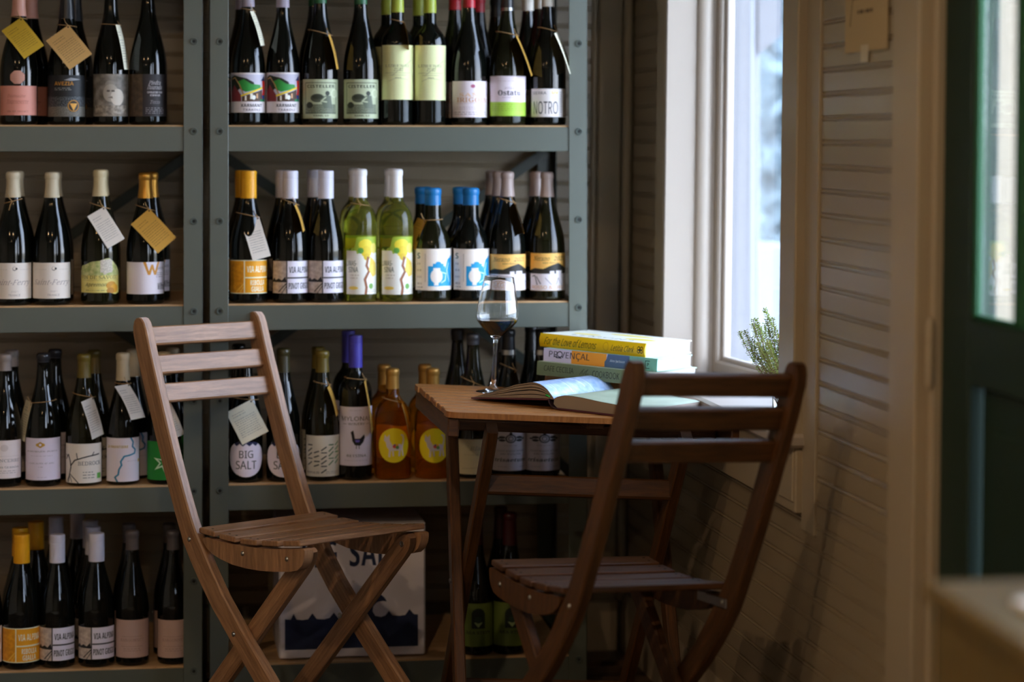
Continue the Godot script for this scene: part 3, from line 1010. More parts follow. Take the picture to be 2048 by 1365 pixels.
func make_bottle(row: int, u: float, v: float, kind: String, h: float, r: float, glass: String, cap: String, cl: float, y0: float, y1: float, print_name: String, label: String, group: String, full: bool) -> Node3D:
	var o := thing("wine_bottle", label, "bottle", SHELF * move(Vector3(u, ROWS[row] + 0.0006, -v)), group)
	var p := outline(kind, h, r)
	var s := Sh.new()
	s.lathe(p, 40 if full else 24)
	part("glass_body", s, M[glass], o)
	# capsule or screw cap over the neck
	cl = maxf(cl, 0.02)
	var c := PackedVector2Array()
	var yb := h - cl
	if cap in SCREW:
		var rr := maxf(radius_at(p, yb) + 0.0006, 0.0154)
		c = PackedVector2Array([Vector2(radius_at(p, yb) - 0.001, yb), Vector2(rr, yb), Vector2(rr, h - 0.0185), Vector2(rr - 0.0006, h - 0.018), Vector2(rr - 0.0006, h - 0.017), Vector2(rr, h - 0.0165), Vector2(rr, h - 0.006), Vector2(rr + 0.0003, h - 0.004), Vector2(rr - 0.0006, h + 0.0004), Vector2(rr - 0.003, h + 0.001), Vector2(0, h + 0.001)])
	else:
		c.append(Vector2(radius_at(p, yb) - 0.001, yb))
		for k in 6:
			var y := lerpf(yb, h - 0.017, k / 5.0)
			c.append(Vector2(radius_at(p, y) + 0.0007, y))
		var rn := radius_at(p, h - 0.016) + 0.0007
		for q: Array in [[0.0, 0.016], [0.0014, 0.0135], [0.0015, 0.006], [0.0008, 0.002], [-0.002, -0.0005], [-0.006, -0.001]]: c.append(Vector2(rn + q[0], h - q[1]))
		c.append(Vector2(0, h + 0.001))
	s = Sh.new()
	s.lathe(c, 28 if full else 18)
	var cap_name := "screw_cap" if cap in SCREW else "capsule"
	var cp := part(cap_name, s, M[cap], o)
	if cap in ["cap_blackband", "cap_blackband2"] and full:
		s = Sh.new()
		for q: float in ([0.001, 0.005] if cap == "cap_blackband" else [0.002]):
			var b := 0.0022 if cap == "cap_blackband" else 0.011
			var ra := radius_at(p, yb + q)
			var rb := radius_at(p, yb + q + b)
			s.lathe(PackedVector2Array([Vector2(ra + 0.0008, yb + q), Vector2(ra + 0.0012, yb + q + 0.0002), Vector2(rb + 0.0012, yb + q + b), Vector2(rb + 0.0008, yb + q + b)]), 28)
		part("silver_band", s, M.steel, cp)
	if print_name:
		s = Sh.new()
		var rl := r + 0.0004
		match print_name:
			"ovalsalt", "catoval":
				var e := PackedVector2Array()
				for k in 32:
					var a := TAU * k / 32.0
					e.append(Vector2(0.5 + 0.5 * cos(a), 0.5 + 0.5 * sin(a)) if print_name == "catoval" else Vector2(0.5 + 0.5 * cos(a) * (1.0 - 0.08 * sin(a)), maxf(0.04, 0.5 + 0.5 * sin(a))))
				s.wrap_outline(rl, 0.9 if print_name == "catoval" else 1.2, y0, y1, e)
			"vineyard":
				s.wrap_outline(rl, 1.3, y0, y1, PackedVector2Array([Vector2(0, 0.95), Vector2(0, 0.35), Vector2(0.06, 0.22), Vector2(0.2, 0.18), Vector2(0.34, 0.1), Vector2(0.5, 0.08), Vector2(0.62, 0.02), Vector2(0.72, 0.0), Vector2(0.8, 0.1), Vector2(0.9, 0.22), Vector2(1, 0.38), Vector2(1, 0.95), Vector2(0.86, 1.0), Vector2(0.7, 0.95)]))
			"grapes":
				s.wrap_outline(rl, 1.3, y0, y1, PackedVector2Array([Vector2(0.1, 1), Vector2(0.1, 0.22), Vector2(0.14, 0.20), Vector2(0.22, 0.25), Vector2(0.28, 0.19), Vector2(0.34, 0.2), Vector2(0.36, 0.03), Vector2(0.42, 0.0), Vector2(0.95, 0.0), Vector2(0.95, 1)]))
			_:
				s.wrap(rl, 1.3, y0, y1)
		part("label", s, M["print_" + print_name], o)
	if print_name == "rosedomaine" and full:
		s = Sh.new()
		var e := PackedVector2Array()
		for k in 16: e.append(Vector2(0.5 + 0.5 * cos(TAU * k / 16.0) * (1.0 if k % 2 else 0.93), 0.5 + 0.5 * sin(TAU * k / 16.0) * (1.0 if k % 2 else 0.93)))
		s.wrap_outline(r + 0.0004, 0.42, 0.090, 0.122, e)
		part("seal", s, M.cap_pink, o)
	return o

func bottle(id: String, row: int, u: float, v: float, kind: String, h: float, r: float, glass: String, cap: String, cl: float, y0: float, y1: float, print_name: String, label: String) -> void:
	seat[id] = [row, u, v, outline(kind, h, r), r, h]
	make_bottle(row, u, v, kind, h, r, glass, cap, cl, y0, y1, print_name, label, "wine bottles on the %s shelf" % ["", "top", "second", "third", "bottom"][row], true)

func behind(row: int, u: float, v: float, kind: String, h: float, r: float, glass: String, cap: String, cl: float, y0: float, y1: float, print_name: String, label: String) -> void:
	make_bottle(row, u, v, kind, h, r, glass, cap, cl, y0, y1, print_name, label, "wine bottles standing in the rows behind", false)

# a card on a loop of twine round a bottle's neck
func hang(id: String, y: float, tilt: float, turn: float, card: Array, label: String) -> void:
	var q: Array = seat[id]
	var rn := radius_at(q[3], y) + 0.0012
	var r: float = q[4]
	var o := thing("hang_tag", label, "tag", SHELF * move(Vector3(q[1], ROWS[q[0]] + y, -q[2])), "hang tags on the bottles")
	var pts := []
	var b := Basis(Vector3.UP, turn) * Basis(Vector3.BACK, tilt)
	for k in 25:
		var a := TAU * k / 24.0
		pts.append(b * Vector3((rn + 0.0008) * sin(a) / cos(tilt), 0, (rn + 0.0008) * cos(a)))
	var s := Sh.new()
	s.tube(pts, 0.0009, 5)
	# loose ends
	var k0: Vector3 = Vector3(card[5] * rn, -tan(tilt) * 0.0 , sqrt(maxf(0.0, 1.0 - card[5] * card[5])) * rn + 0.001) if card.size() > 5 else Vector3(0, 0, rn)
	k0.y = (b * Vector3(k0.x, 0, k0.z)).y
	s.tube([k0, k0 + Vector3(-0.006, 0.007, 0.004), k0 + Vector3(-0.009, 0.016, 0.004)], 0.0008, 5)
	s.tube([k0, k0 + Vector3(-0.004, -0.008, 0.003), k0 + Vector3(-0.007, -0.020, 0.004)], 0.0008, 5)
	if card.is_empty():
		part("twine", s, M.twine, o)
		return
	var w: float = card[0]
	var l: float = card[1]
	var roll: float = card[2]
	var yaw: float = card[3]
	var pitch := 0.0
	var hole := Vector3(k0.x, k0.y - 0.004, k0.z + 0.003)
	if absf(yaw) < 0.9: 
		var reach := maxf(0.0, r + 0.003 - hole.z)
		pitch = -minf(0.6, reach / (l * 0.8))
	s.tube([k0, (k0 + hole) * 0.5 + Vector3(0.001, 0.001, 0.002), hole], 0.0008, 5)
	part("twine", s, M.twine, o)
	var xf := Transform3D(Basis(Vector3.RIGHT, pitch) * Basis(Vector3.BACK, roll) * Basis(Vector3.UP, yaw), hole)
	s = Sh.new()
	# sheet with a slight curl, front and back
	var rows := 6
	for f: float in [0.00025, -0.00025]:
		for k in rows:
			var g := []
			for e: Array in [[-w + 0.004, k], [0.004, k], [0.004, k + 1], [-w + 0.004, k + 1]]:
				var fy: float = float(e[1]) / rows
				g.append(xf * Vector3(e[0], 0.004 - fy * l, f + 0.004 * sin(PI * fy) * (1.0 if absf(yaw) < 0.9 else 0.5)))
			var uv := [Vector2(0, float(k) / rows), Vector2(1, float(k) / rows), Vector2(1, float(k + 1) / rows), Vector2(0, float(k + 1) / rows)]
			s.face(g, xf.basis * Vector3(0, 0, f), uv)
	var cd := part("card", s, M["tag_" + str(card[4])], o)
	s = Sh.new()
	s.lathe(PackedVector2Array([Vector2(0.0, 0.0), Vector2(0.0019, 0.0), Vector2(0.0019, 0.0005), Vector2(0, 0.0005)]), 12, xf * Transform3D(Basis(Vector3.RIGHT, PI / 2), Vector3(0, 0, 0.0009)))
	part("eyelet", s, M.bolt_hole, cd)

# ---------------------------------------------------------------- carton on the bottom shelf
func carton() -> void:
	var navy := "1c2746"
	var im := art(640, 580, "cfc8cc", [
		["t", "BIG", 27, 20, 24, 21, navy, "sb"], ["t", "SALT", 66, 20, 36, 21, navy, "sb"],
		["p", [3, 70, 7, 70.5, 9, 66, 11, 70.5, 15, 71, 19, 70.5, 22, 66, 25, 70.5, 30, 71, 34, 70, 37, 66, 40, 70.5, 45, 71, 49, 70, 52, 66, 55, 68, 57, 66, 58.5, 60, 60, 55.5, 63, 52.5, 66, 52, 70, 53, 72.5, 55.5, 74, 58.5, 71, 58, 67, 59, 64.5, 62, 64, 66, 66, 69.5, 70, 70.5, 73, 69.5, 75.5, 66, 78, 69.5, 83, 70, 87, 69.5, 90, 65, 93, 69, 96, 69.5, 96, 94, 3, 94], navy]])
	M.print_carton = paper(im, 0.6)
	M.card_side = mat(hexc("cfc8cc"), 0.7)
	M.card_inside = mat(hexc("b79468"), 0.8)
	var w := 0.335
	var h := 0.305
	var d := 0.26
	var c := thing("carton", "white carton printed with a dark blue wave on the bottom shelf", "box", SHELF * move(Vector3(0.300, ROWS[4] + 0.0005, -0.16)) * Transform3D(Basis(Vector3.UP, 0.02), Vector3.ZERO))
	var s := Sh.new()
	s.bx(Vector3(0, h * 0.5, 0), Vector3(w, h - 0.006, d), 0.004)
	part("body", s, M.card_side, c)
	s = Sh.new()
	var z := d * 0.5 + 0.0003
	s.face([Vector3(-w * 0.488, 0.006, z), Vector3(w * 0.488, 0.006, z), Vector3(w * 0.488, h - 0.006, z), Vector3(-w * 0.488, h - 0.006, z)], Vector3.BACK, [Vector2(0, 1), Vector2(1, 1), Vector2(1, 0), Vector2(0, 0)])
	part("printed_front", s, M.print_carton, c)
	for k in 2:
		s = Sh.new()
		s.bx(Vector3(0, h - 0.0015, (0.0655 if k else -0.0655)), Vector3(w, 0.003, d * 0.5 - 0.001), 0.001)
		part("flap", s, M.card_side, c)

# ---------------------------------------------------------------- table
func table() -> void:
	var w := 0.62
	var l := 0.55
	var base := TABLE * Vector3(w * 0.5, -0.73, -l * 0.5)
	var t := thing("folding_table", "square slatted wooden folding table set against the window", "table", Transform3D(TABLE.basis, base))
	var o := Transform3D(Basis(), Vector3(-w * 0.5, 0.73, l * 0.5))
	# slats, back to front
	var z := -l
	for k in 9:
		var sw := 0.074 if k == 0 else 0.0490
		var s := Sh.new()
		var off := Vector2(k * 0.41, k * 0.27)
		var x0: float = [0.0, 0.002, 0.0, 0.001, 0.003, 0.0, 0.001, 0.002, 0.0][k]
		if k == 8 or k == 0:
			# rounded outer corners
			var p := PackedVector2Array()
			var front := k == 8
			var za := -z
			var zb := -(z + sw)
			var rr := 0.022
			if front:
				p = PackedVector2Array([Vector2(0, za), Vector2(0, zb + rr)])
				for q in 7: p.append(Vector2(rr - rr * cos(PI * 0.5 * q / 6.0), zb + rr - rr * sin(PI * 0.5 * q / 6.0)))
				for q in 7: p.append(Vector2(w - rr + rr * sin(PI * 0.5 * q / 6.0), zb + rr - rr * cos(PI * 0.5 * q / 6.0)))
				p.append(Vector2(w, za))
			else:
				p = PackedVector2Array([Vector2(0, zb), Vector2(w, zb), Vector2(w, za - rr)])
				for q in 7: p.append(Vector2(w - rr + rr * cos(PI * 0.5 * q / 6.0), za - rr + rr * sin(PI * 0.5 * q / 6.0)))
				for q in 7: p.append(Vector2(rr - rr * sin(PI * 0.5 * q / 6.0), za - rr + rr * cos(PI * 0.5 * q / 6.0)))
			s.prism(p, -0.012, 0.0, o * Transform3D(Basis(Vector3(1, 0, 0), Vector3(0, 0, -1), Vector3(0, 1, 0)), Vector3.ZERO), 2.6, true)
			for q in s.t.size(): s.t[q] = Vector2(s.t[q].x * 0.65, s.t[q].y * 1.5) + off
		else:
			s.box(o * move(Vector3((x0 + w) * 0.5, -0.006, z + sw * 0.5)), Vector3(w - x0, 0.012, sw), 0.002, off)
		part("slat", s, M.top, t)
		z += sw + 0.0105
	# rails under the slats
	for x: float in [0.016, w - 0.016]:
		var s := Sh.new()
		s.box(o * move(Vector3(x, -0.0325, -l * 0.5)), Vector3(0.024, 0.040, l - 0.03), 0.003, Vector2(x, 0.1))
		part("side_rail", s, M.shaded_wood, t)
	for q: float in [0.14, 0.33]:
		var s := Sh.new()
		s.box(o * move(Vector3(w * 0.5, -0.040, -q)), Vector3(w - 0.06, 0.022, 0.03), 0.003, Vector2(q, 0.3))
		part("cross_rail", s, M.shaded_wood, t)
	var cr := Sh.new()
	cr.box(o * move(Vector3(0.31, -0.020, -l * 0.5)), Vector3(0.036, 0.016, l - 0.05), 0.003, Vector2(0.2, 0.5))
	part("centre_rail", cr, M.shaded_wood, t)
	# crossed legs; long enough to meet the sloping floor
	for side in 2:
		var xa := 0.077 if side == 0 else w - 0.088
		var inn := 0.024 if side == 0 else -0.024
		var drop := 0.735 if side == 0 else 0.705
		for k in 2:
			var x := xa + inn * k
			var z0 := -l + 0.06 if k == 0 else -0.055
			var z1 := -0.03 if k == 0 else -l + 0.03
			var s := Sh.new()
			var a := o * Vector3(x, -0.035, z0)
			var b := o * Vector3(x, -drop, z1)
			s.sweep([a, a.lerp(b, 0.02), a.lerp(b, 0.5), b], Vector3(1, 0, 0), [0.034, 0.042, 0.042, 0.042], 0.023, 0.003, Vector2(side * 0.3 + k * 0.2, 0.4))
			var lg := part("leg", s, M.shaded_wood, t)
			if k == 0:
				s = Sh.new()
				s.lathe(PackedVector2Array([Vector2(0.006, 0), Vector2(0.006, 0.0015), Vector2(0.0035, 0.0035), Vector2(0, 0.0038)]), 14, Transform3D(Basis(Vector3.BACK, PI / 2 if side == 0 else -PI / 2), a.lerp(b, 0.5) + Vector3(-0.012 if side == 0 else 0.012, 0, 0)))
				part("bolt", s, M.steel, lg)
	# stretchers between the inner legs
	for q: float in [0.185, 0.90]:
		var za := lerpf(-0.055, -l + 0.03, q)
		var s := Sh.new()
		var ya := lerpf(-0.035, -0.72, q)
		s.box(o * Transform3D(Basis(Vector3.RIGHT, -0.35), Vector3(w * 0.5 - 0.005, ya, za)), Vector3(w - 0.22, 0.042 if q < 0.5 else 0.024, 0.020), 0.004, Vector2(q, 0.6))
		part("stretcher", s, M.shaded_wood, t)

# ---------------------------------------------------------------- books
func closed_book(called: String, label: String, a: float, d: float, yaw: float, h: float, thick: float, ls: float, wd: float, cover: Material, spine: Material, top: Material, rounded: bool) -> void:
	var b := thing(called, label, "book", TABLE * move(Vector3(a, h, -d)) * Transform3D(Basis(Vector3.UP, yaw), Vector3.ZERO), "stacked cookbooks")
	for k in 2:
		var s := Sh.new()
		s.bx(Vector3(ls * 0.5, 0.0014 if k == 0 else thick - 0.0014, -wd * 0.5 - 0.002), Vector3(ls, 0.0028, wd - 0.004), 0.0008)
		var cv := part("cover", s, cover, b)
		if k == 1 and top != null:
			s = Sh.new()
			var y := thick + 0.0002
			s.face([Vector3(0.003, y, -0.008), Vector3(ls - 0.003, y, -0.008), Vector3(ls - 0.003, y, -wd + 0.003), Vector3(0.003, y, -wd + 0.003)], Vector3.UP, [Vector2(0, 1), Vector2(1, 1), Vector2(1, 0), Vector2(0, 0)])
			part("printed_front", s, top, cv)
	# spine: flat or slightly rounded, the print runs along it
	var s := Sh.new()
	var n := 8
	for k in n:
		var f0 := float(k) / n
		var f1 := float(k + 1) / n
		var bulge := 0.005 if rounded else 0.0008
		var p0 := Vector3(0, f0 * thick, bulge * sin(PI * f0))
		var p1 := Vector3(0, f1 * thick, bulge * sin(PI * f1))
		var nn := Vector3(0, -(p1.z - p0.z), p1.y - p0.y).normalized()
		var x := Vector3(ls, 0, 0)
		s.quad4(p0, p0 + x, p1 + x, p1, nn, nn, nn, nn, Vector2(0, 1 - f0), Vector2(1, 1 - f0), Vector2(1, 1 - f1), Vector2(0, 1 - f1))
		# ends and back of the spine strip
		for e in 2:
			var ex := Vector3(ls * e, 0, 0)
			s.face([p0 + ex, p1 + ex, Vector3(ls * e, p1.y, -0.003), Vector3(ls * e, p0.y, -0.003)], Vector3(e * 2 - 1, 0, 0), [Vector2(e, 0.02), Vector2(e, 0.02), Vector2(e, 0.02), Vector2(e, 0.02)])
	part("spine", s, spine, b)
	s = Sh.new()
	s.bx(Vector3(ls * 0.5, thick * 0.5, -wd * 0.5 - 0.0005), Vector3(ls - 0.006, thick - 0.0058, wd - 0.007), 0.0003)
	part("page_block", s, M.pages, b)

func books() -> void:
	# leaves seen edge on: fine lines as relief and tone
	var im := Image.create(64, 256, false, Image.FORMAT_RGB8)
	for y in 256:
		var k := rng.randf_range(0.80, 1.0)
		for x in 64: im.set_pixel(x, y, Color(0.95 * k, 0.93 * k, 0.90 * k))
	M.pages = mat(Color.WHITE, 0.75)
	M.pages.albedo_texture = tex(im)
	M.pages.uv1_triplanar = true
	M.pages.uv1_scale = Vector3(10, 18, 10)
	var lemon := paper(art(1024, 112, "dcb814", [["t", "For the Love of Lemons", 30, 50, 49, 58, "2a2508", "s", 0.35], ["e", 63.5, 50, 2.6, 34, "c79b12"], ["e", 63.5, 50, 2.1, 28, "dcb814"], ["t", "Letitia Clark", 79.5, 52, 21, 46, "2a2508", "s", 0.35],
		["e", 94.2, 38, 1.3, 14, "2a2508"], ["e", 94.2, 38, 0.8, 8, "dcb814"], ["e", 96.8, 38, 1.3, 14, "2a2508"], ["e", 96.8, 38, 0.8, 8, "dcb814"], ["e", 94.2, 62, 1.3, 14, "2a2508"], ["e", 94.2, 62, 0.8, 8, "dcb814"], ["e", 96.8, 62, 1.3, 14, "2a2508"], ["e", 96.8, 62, 0.8, 8, "dcb814"], ["e", 95.5, 50, 1.0, 9, "2a2508"]]), 0.4)
	var lemon_top := paper(art(256, 256, "f1e9d4", [["e", 55, 25, 22, 9, "eecf5a"], ["e", 78, 62, 14, 12, "eecf5a"], ["e", 25, 60, 13, 8, "eecf5a"], ["t", "LEMONS", 50, 80, 60, 10, "4a4a40", "s"]]), 0.35)
	var prov := paper(art(1024, 108, "c9c4dc", [["r", 25, 0, 56, 100, "e59a3c"], ["p", [55, 0, 57, 0, 56, 40, 54.5, 60, 54.5, 100, 76, 100, 76, 0], "4f6787"], ["r", 76, 0, 100, 100, "6fa394"],
		["t", "PR VENÇAL", 23, 48, 36, 62, "1c2440", "s"], ["e", 14.6, 38, 2.6, 24, "1c2440"], ["e", 14.6, 38, 1.9, 17, "c9c4dc"], ["l", [9.5, 52, 12, 66, 16, 66], 0.8, "1c2440"], ["t", "Alex Jackson", 65.5, 50, 13, 24, "cdd6e2", "s"],
		["r", 89.6, 22, 90.2, 80, "173b38"], ["r", 89.6, 20, 93.6, 26, "173b38"], ["r", 89.6, 76, 93.6, 82, "173b38"], ["t", "P", 92.2, 50, 1.6, 26, "173b38", "sb"]]), 0.4)
	var cafe := paper(art(1024, 108, "6d7a5e", [["t", "CAFE CECILIA", 20, 45, 27, 40, "262a1e", "s"], ["l", [39, 66, 41, 40, 43, 24, 42, 34, 41, 60], 0.4, "3a4030"], ["l", [42, 66, 44, 42, 46.5, 24, 45.5, 36, 44, 62, 47, 56], 0.4, "3a4030"], ["t", "COOKBOOK", 62.5, 50, 24, 46, "20241a", "s"]]), 0.55)
	var tan_spine := paper(art(64, 16, "a97f5c", []), 0.6)
	closed_book("cookbook", "thick tan cookbook at the bottom of the stack behind the open book", 0.284, 0.478, -0.66, 0.0005, 0.0402, 0.266, 0.185, mat(hexc("a97f5c"), 0.6), tan_spine, null, false)
	closed_book("cookbook", "sage green cookbook with dark spine lettering, second from the bottom of the stack", 0.2585, 0.4464, -0.682, 0.0412, 0.0300, 0.2744, 0.246, mat(hexc("a9b79b"), 0.5), cafe, null, false)
	closed_book("cookbook", "cookbook with lilac, orange and blue striped spine under the yellow book", 0.2728, 0.4526, -0.641, 0.0717, 0.0287, 0.2744, 0.195, mat(hexc("9fd0cc"), 0.4), prov, null, false)
	closed_book("cookbook", "bright yellow cookbook on top of the stack", 0.2708, 0.4900, -0.721, 0.1006, 0.0297, 0.2673, 0.215, mat(hexc("f0e8d2"), 0.35), lemon, lemon_top, true)
	open_book()

func left_top(x: float) -> float:   # height of the arched left pages above the table
	var xs := [-0.199, -0.165, -0.129, -0.095, -0.060, -0.040, -0.026, -0.016, -0.008]
	var ys := [0.0055, 0.017, 0.031, 0.043, 0.0505, 0.0475, 0.0395, 0.030, 0.0205]
	for k in 8:
		if x <= xs[k + 1]:
			var f: float = smoothstep(0.0, 1.0, (x - xs[k]) / (xs[k + 1] - xs[k])) * 0.35 + (x - xs[k]) / (xs[k + 1] - xs[k]) * 0.65
			return lerpf(ys[k], ys[k + 1], f)
	return ys[8]

func open_book() -> void:
	var l := 0.285
	var b := thing("open_book", "open illustrated book lying face up at the front of the table", "book", TABLE * Transform3D(Basis(Vector3(0.777, 0, 0.6293), Vector3.UP, Vector3(-0.6293, 0, 0.777)), Vector3(0.245, 0.0006, -0.122)))
	var red := mat(hexc("5d2a38"), 0.6)
	var cover_y := func(x: float) -> float: return 0.004 + (x + 0.203) / 0.183 * 0.016
	# covers and spine
	var s := Sh.new()
	s.prism(PackedVector2Array([Vector2(-0.204, 0.0018), Vector2(-0.019, 0.0175), Vector2(-0.019, 0.0205), Vector2(-0.204, 0.0048)]), -l, 0.003)
	part("cover", s, red, b)
	s = Sh.new()
	s.bx(Vector3(0.105, 0.0015, -l * 0.5 + 0.0015), Vector3(0.21, 0.003, l + 0.003), 0.0008)
	part("cover", s, red, b)
	s = Sh.new()
	var pts := [Vector3(-0.0195, 0.019, 0), Vector3(-0.017, 0.0115, 0), Vector3(-0.0115, 0.0055, 0), Vector3(-0.004, 0.0022, 0), Vector3(0.002, 0.0016, 0)]
	var p := PackedVector2Array()
	for q: Vector3 in pts: p.append(Vector2(q.x - 0.0006, q.y - 0.0006))
	for k in range(4, -1, -1): p.append(Vector2(pts[k].x + 0.0014, pts[k].y + 0.0014))
	s.prism(p, -l, 0.003, Transform3D(), 4.0, true)
	part("spine", s, mat(hexc("3a2530"), 0.6), b)
	# left: four fanned bundles of leaves under the arched top leaf
	var edge: Material = M.page_shade
	var n := 16
	for lay: Array in [[1.0, 0.93], [0.88, 0.74], [0.68, 0.58], [0.50, 0.30], [0.24, 0.04]]:
		p = PackedVector2Array()
		for k in n + 1:
			var x := lerpf(-0.197, -0.009, float(k) / n)
			var c: float = minf(cover_y.call(x), 0.0195)
			p.append(Vector2(x, c + lay[1] * maxf(0.0004, left_top(x) - c) - 0.0002))
		for k in range(n, -1, -1):
			var x := lerpf(-0.197, -0.009, float(k) / n)
			var c: float = minf(cover_y.call(x), 0.0195)
			p.append(Vector2(x, c + lay[0] * maxf(0.0012, left_top(x) - c)))
		s = Sh.new()
		s.prism(p, -l + 0.004, -0.002, Transform3D(), 4.0, true)
		part("leaves", s, edge, b)
	# right block
	var rx := [-0.0075, 0.0, 0.015, 0.035, 0.06, 0.10, 0.145, 0.185, 0.197]
	var ry := [0.021, 0.0255, 0.0298, 0.0305, 0.0292, 0.0255, 0.0225, 0.0205, 0.0180]
	p = PackedVector2Array([Vector2(0.199, 0.0034), Vector2(0.0, 0.0034), Vector2(-0.0085, 0.010)])
	for k in 9: p.append(Vector2(rx[k], ry[k]))
	s = Sh.new()
	s.prism(p, -l + 0.004, -0.002, Transform3D(), 4.0, true)
	part("page_block", s, edge, b)
	# printed pages
	var im := art(384, 384, "5d7f9c", [["n", 0, 0, 100, 30, "3a5a74", "6d8ba6", 0.02, 5], ["n", 0, 30, 100, 66, "55769a", "8aa3c2", 0.025, 6], ["n", 0, 66, 100, 100, "7d97b4", "a6b6d0", 0.025, 8],
		["n", 0, 0, 30, 24, "3c5f4e", "6f9a78", 0.05, 9], ["p", [38, 10, 44, 6, 52, 12, 54, 24, 47, 30, 40, 22], "6d9068"], ["n", 40, 10, 51, 24, "5c8060", "a9c487", 0.09, 10], ["n", 76, 2, 88, 18, "4c7080", "8ab2a4", 0.08, 12], ["l", [48, 26, 51, 48, 55, 76, 58, 92], 2.2, "b9c8dc"], ["l", [49, 36, 43, 62], 1.4, "9fb4ce"], ["l", [70, 36, 74, 70], 1.4, "94abc8"], ["l", [20, 36, 26, 76], 1.2, "8ea6c4"], ["l", [84, 30, 86, 60], 1.0, "9ab0ca"], ["l", [10, 60, 13, 92], 1.2, "b4c2d8"], ["l", [33, 70, 35, 96], 1.2, "bccadd"], ["l", [66, 74, 68, 98], 1.2, "bccadd"]])
	M.print_sea = paper(im, 0.3)
	M.print_sage = paper(art(256, 256, "929d88", [["n", 0, 0, 100, 100, "8b9682", "99a48f", 0.01, 3], ["l", [30, 70, 46, 62, 60, 66], 0.8, "7c8774"]]), 0.5)
	s = Sh.new()
	var m := 22
	for k in m:
		var x0 := lerpf(-0.199, -0.0075, float(k) / m)
		var x1 := lerpf(-0.199, -0.0075, float(k + 1) / m)
		var y0 := left_top(x0) + 0.0007
		var y1 := left_top(x1) + 0.0007
		var n0 := Vector3(-(left_top(x0 + 0.004) - left_top(x0 - 0.004)), 0.008, 0).normalized()
		var n1 := Vector3(-(left_top(x1 + 0.004) - left_top(x1 - 0.004)), 0.008, 0).normalized()
		var z1 := -l + 0.003
		s.quad4(Vector3(x0, y0, -0.001), Vector3(x1, y1, -0.001), Vector3(x1, y1, z1), Vector3(x0, y0, z1), n0, n1, n1, n0, Vector2(0, float(k) / m), Vector2(0, float(k + 1) / m), Vector2(1, float(k + 1) / m), Vector2(1, float(k) / m))
	part("printed_page", s, M.print_sea, b)
	s = Sh.new()
	for k in 8:
		var d := Vector2(rx[k + 1] - rx[k], ry[k + 1] - ry[k])
		var nn := Vector3(-d.y, d.x, 0).normalized()
		s.quad4(Vector3(rx[k], ry[k] + 0.0006, -0.001), Vector3(rx[k + 1], ry[k + 1] + 0.0006, -0.001), Vector3(rx[k + 1], ry[k + 1] + 0.0006, -l + 0.003), Vector3(rx[k], ry[k] + 0.0006, -l + 0.003), nn, nn, nn, nn, Vector2(rx[k] / 0.2, 1), Vector2(rx[k + 1] / 0.2, 1), Vector2(rx[k + 1] / 0.2, 0), Vector2(rx[k] / 0.2, 0))
	part("printed_page", s, M.print_sage, b)
	s = Sh.new()
	s.bx(Vector3(-0.0225, 0.0285, 0.001), Vector3(0.011, 0.0035, 0.006), 0.0015)
	part("ribbon", s, mat(hexc("1f9a2a"), 0.5), b, Transform3D(Basis(Vector3.BACK, -0.35), Vector3(-0.0105, -0.0085, 0)))

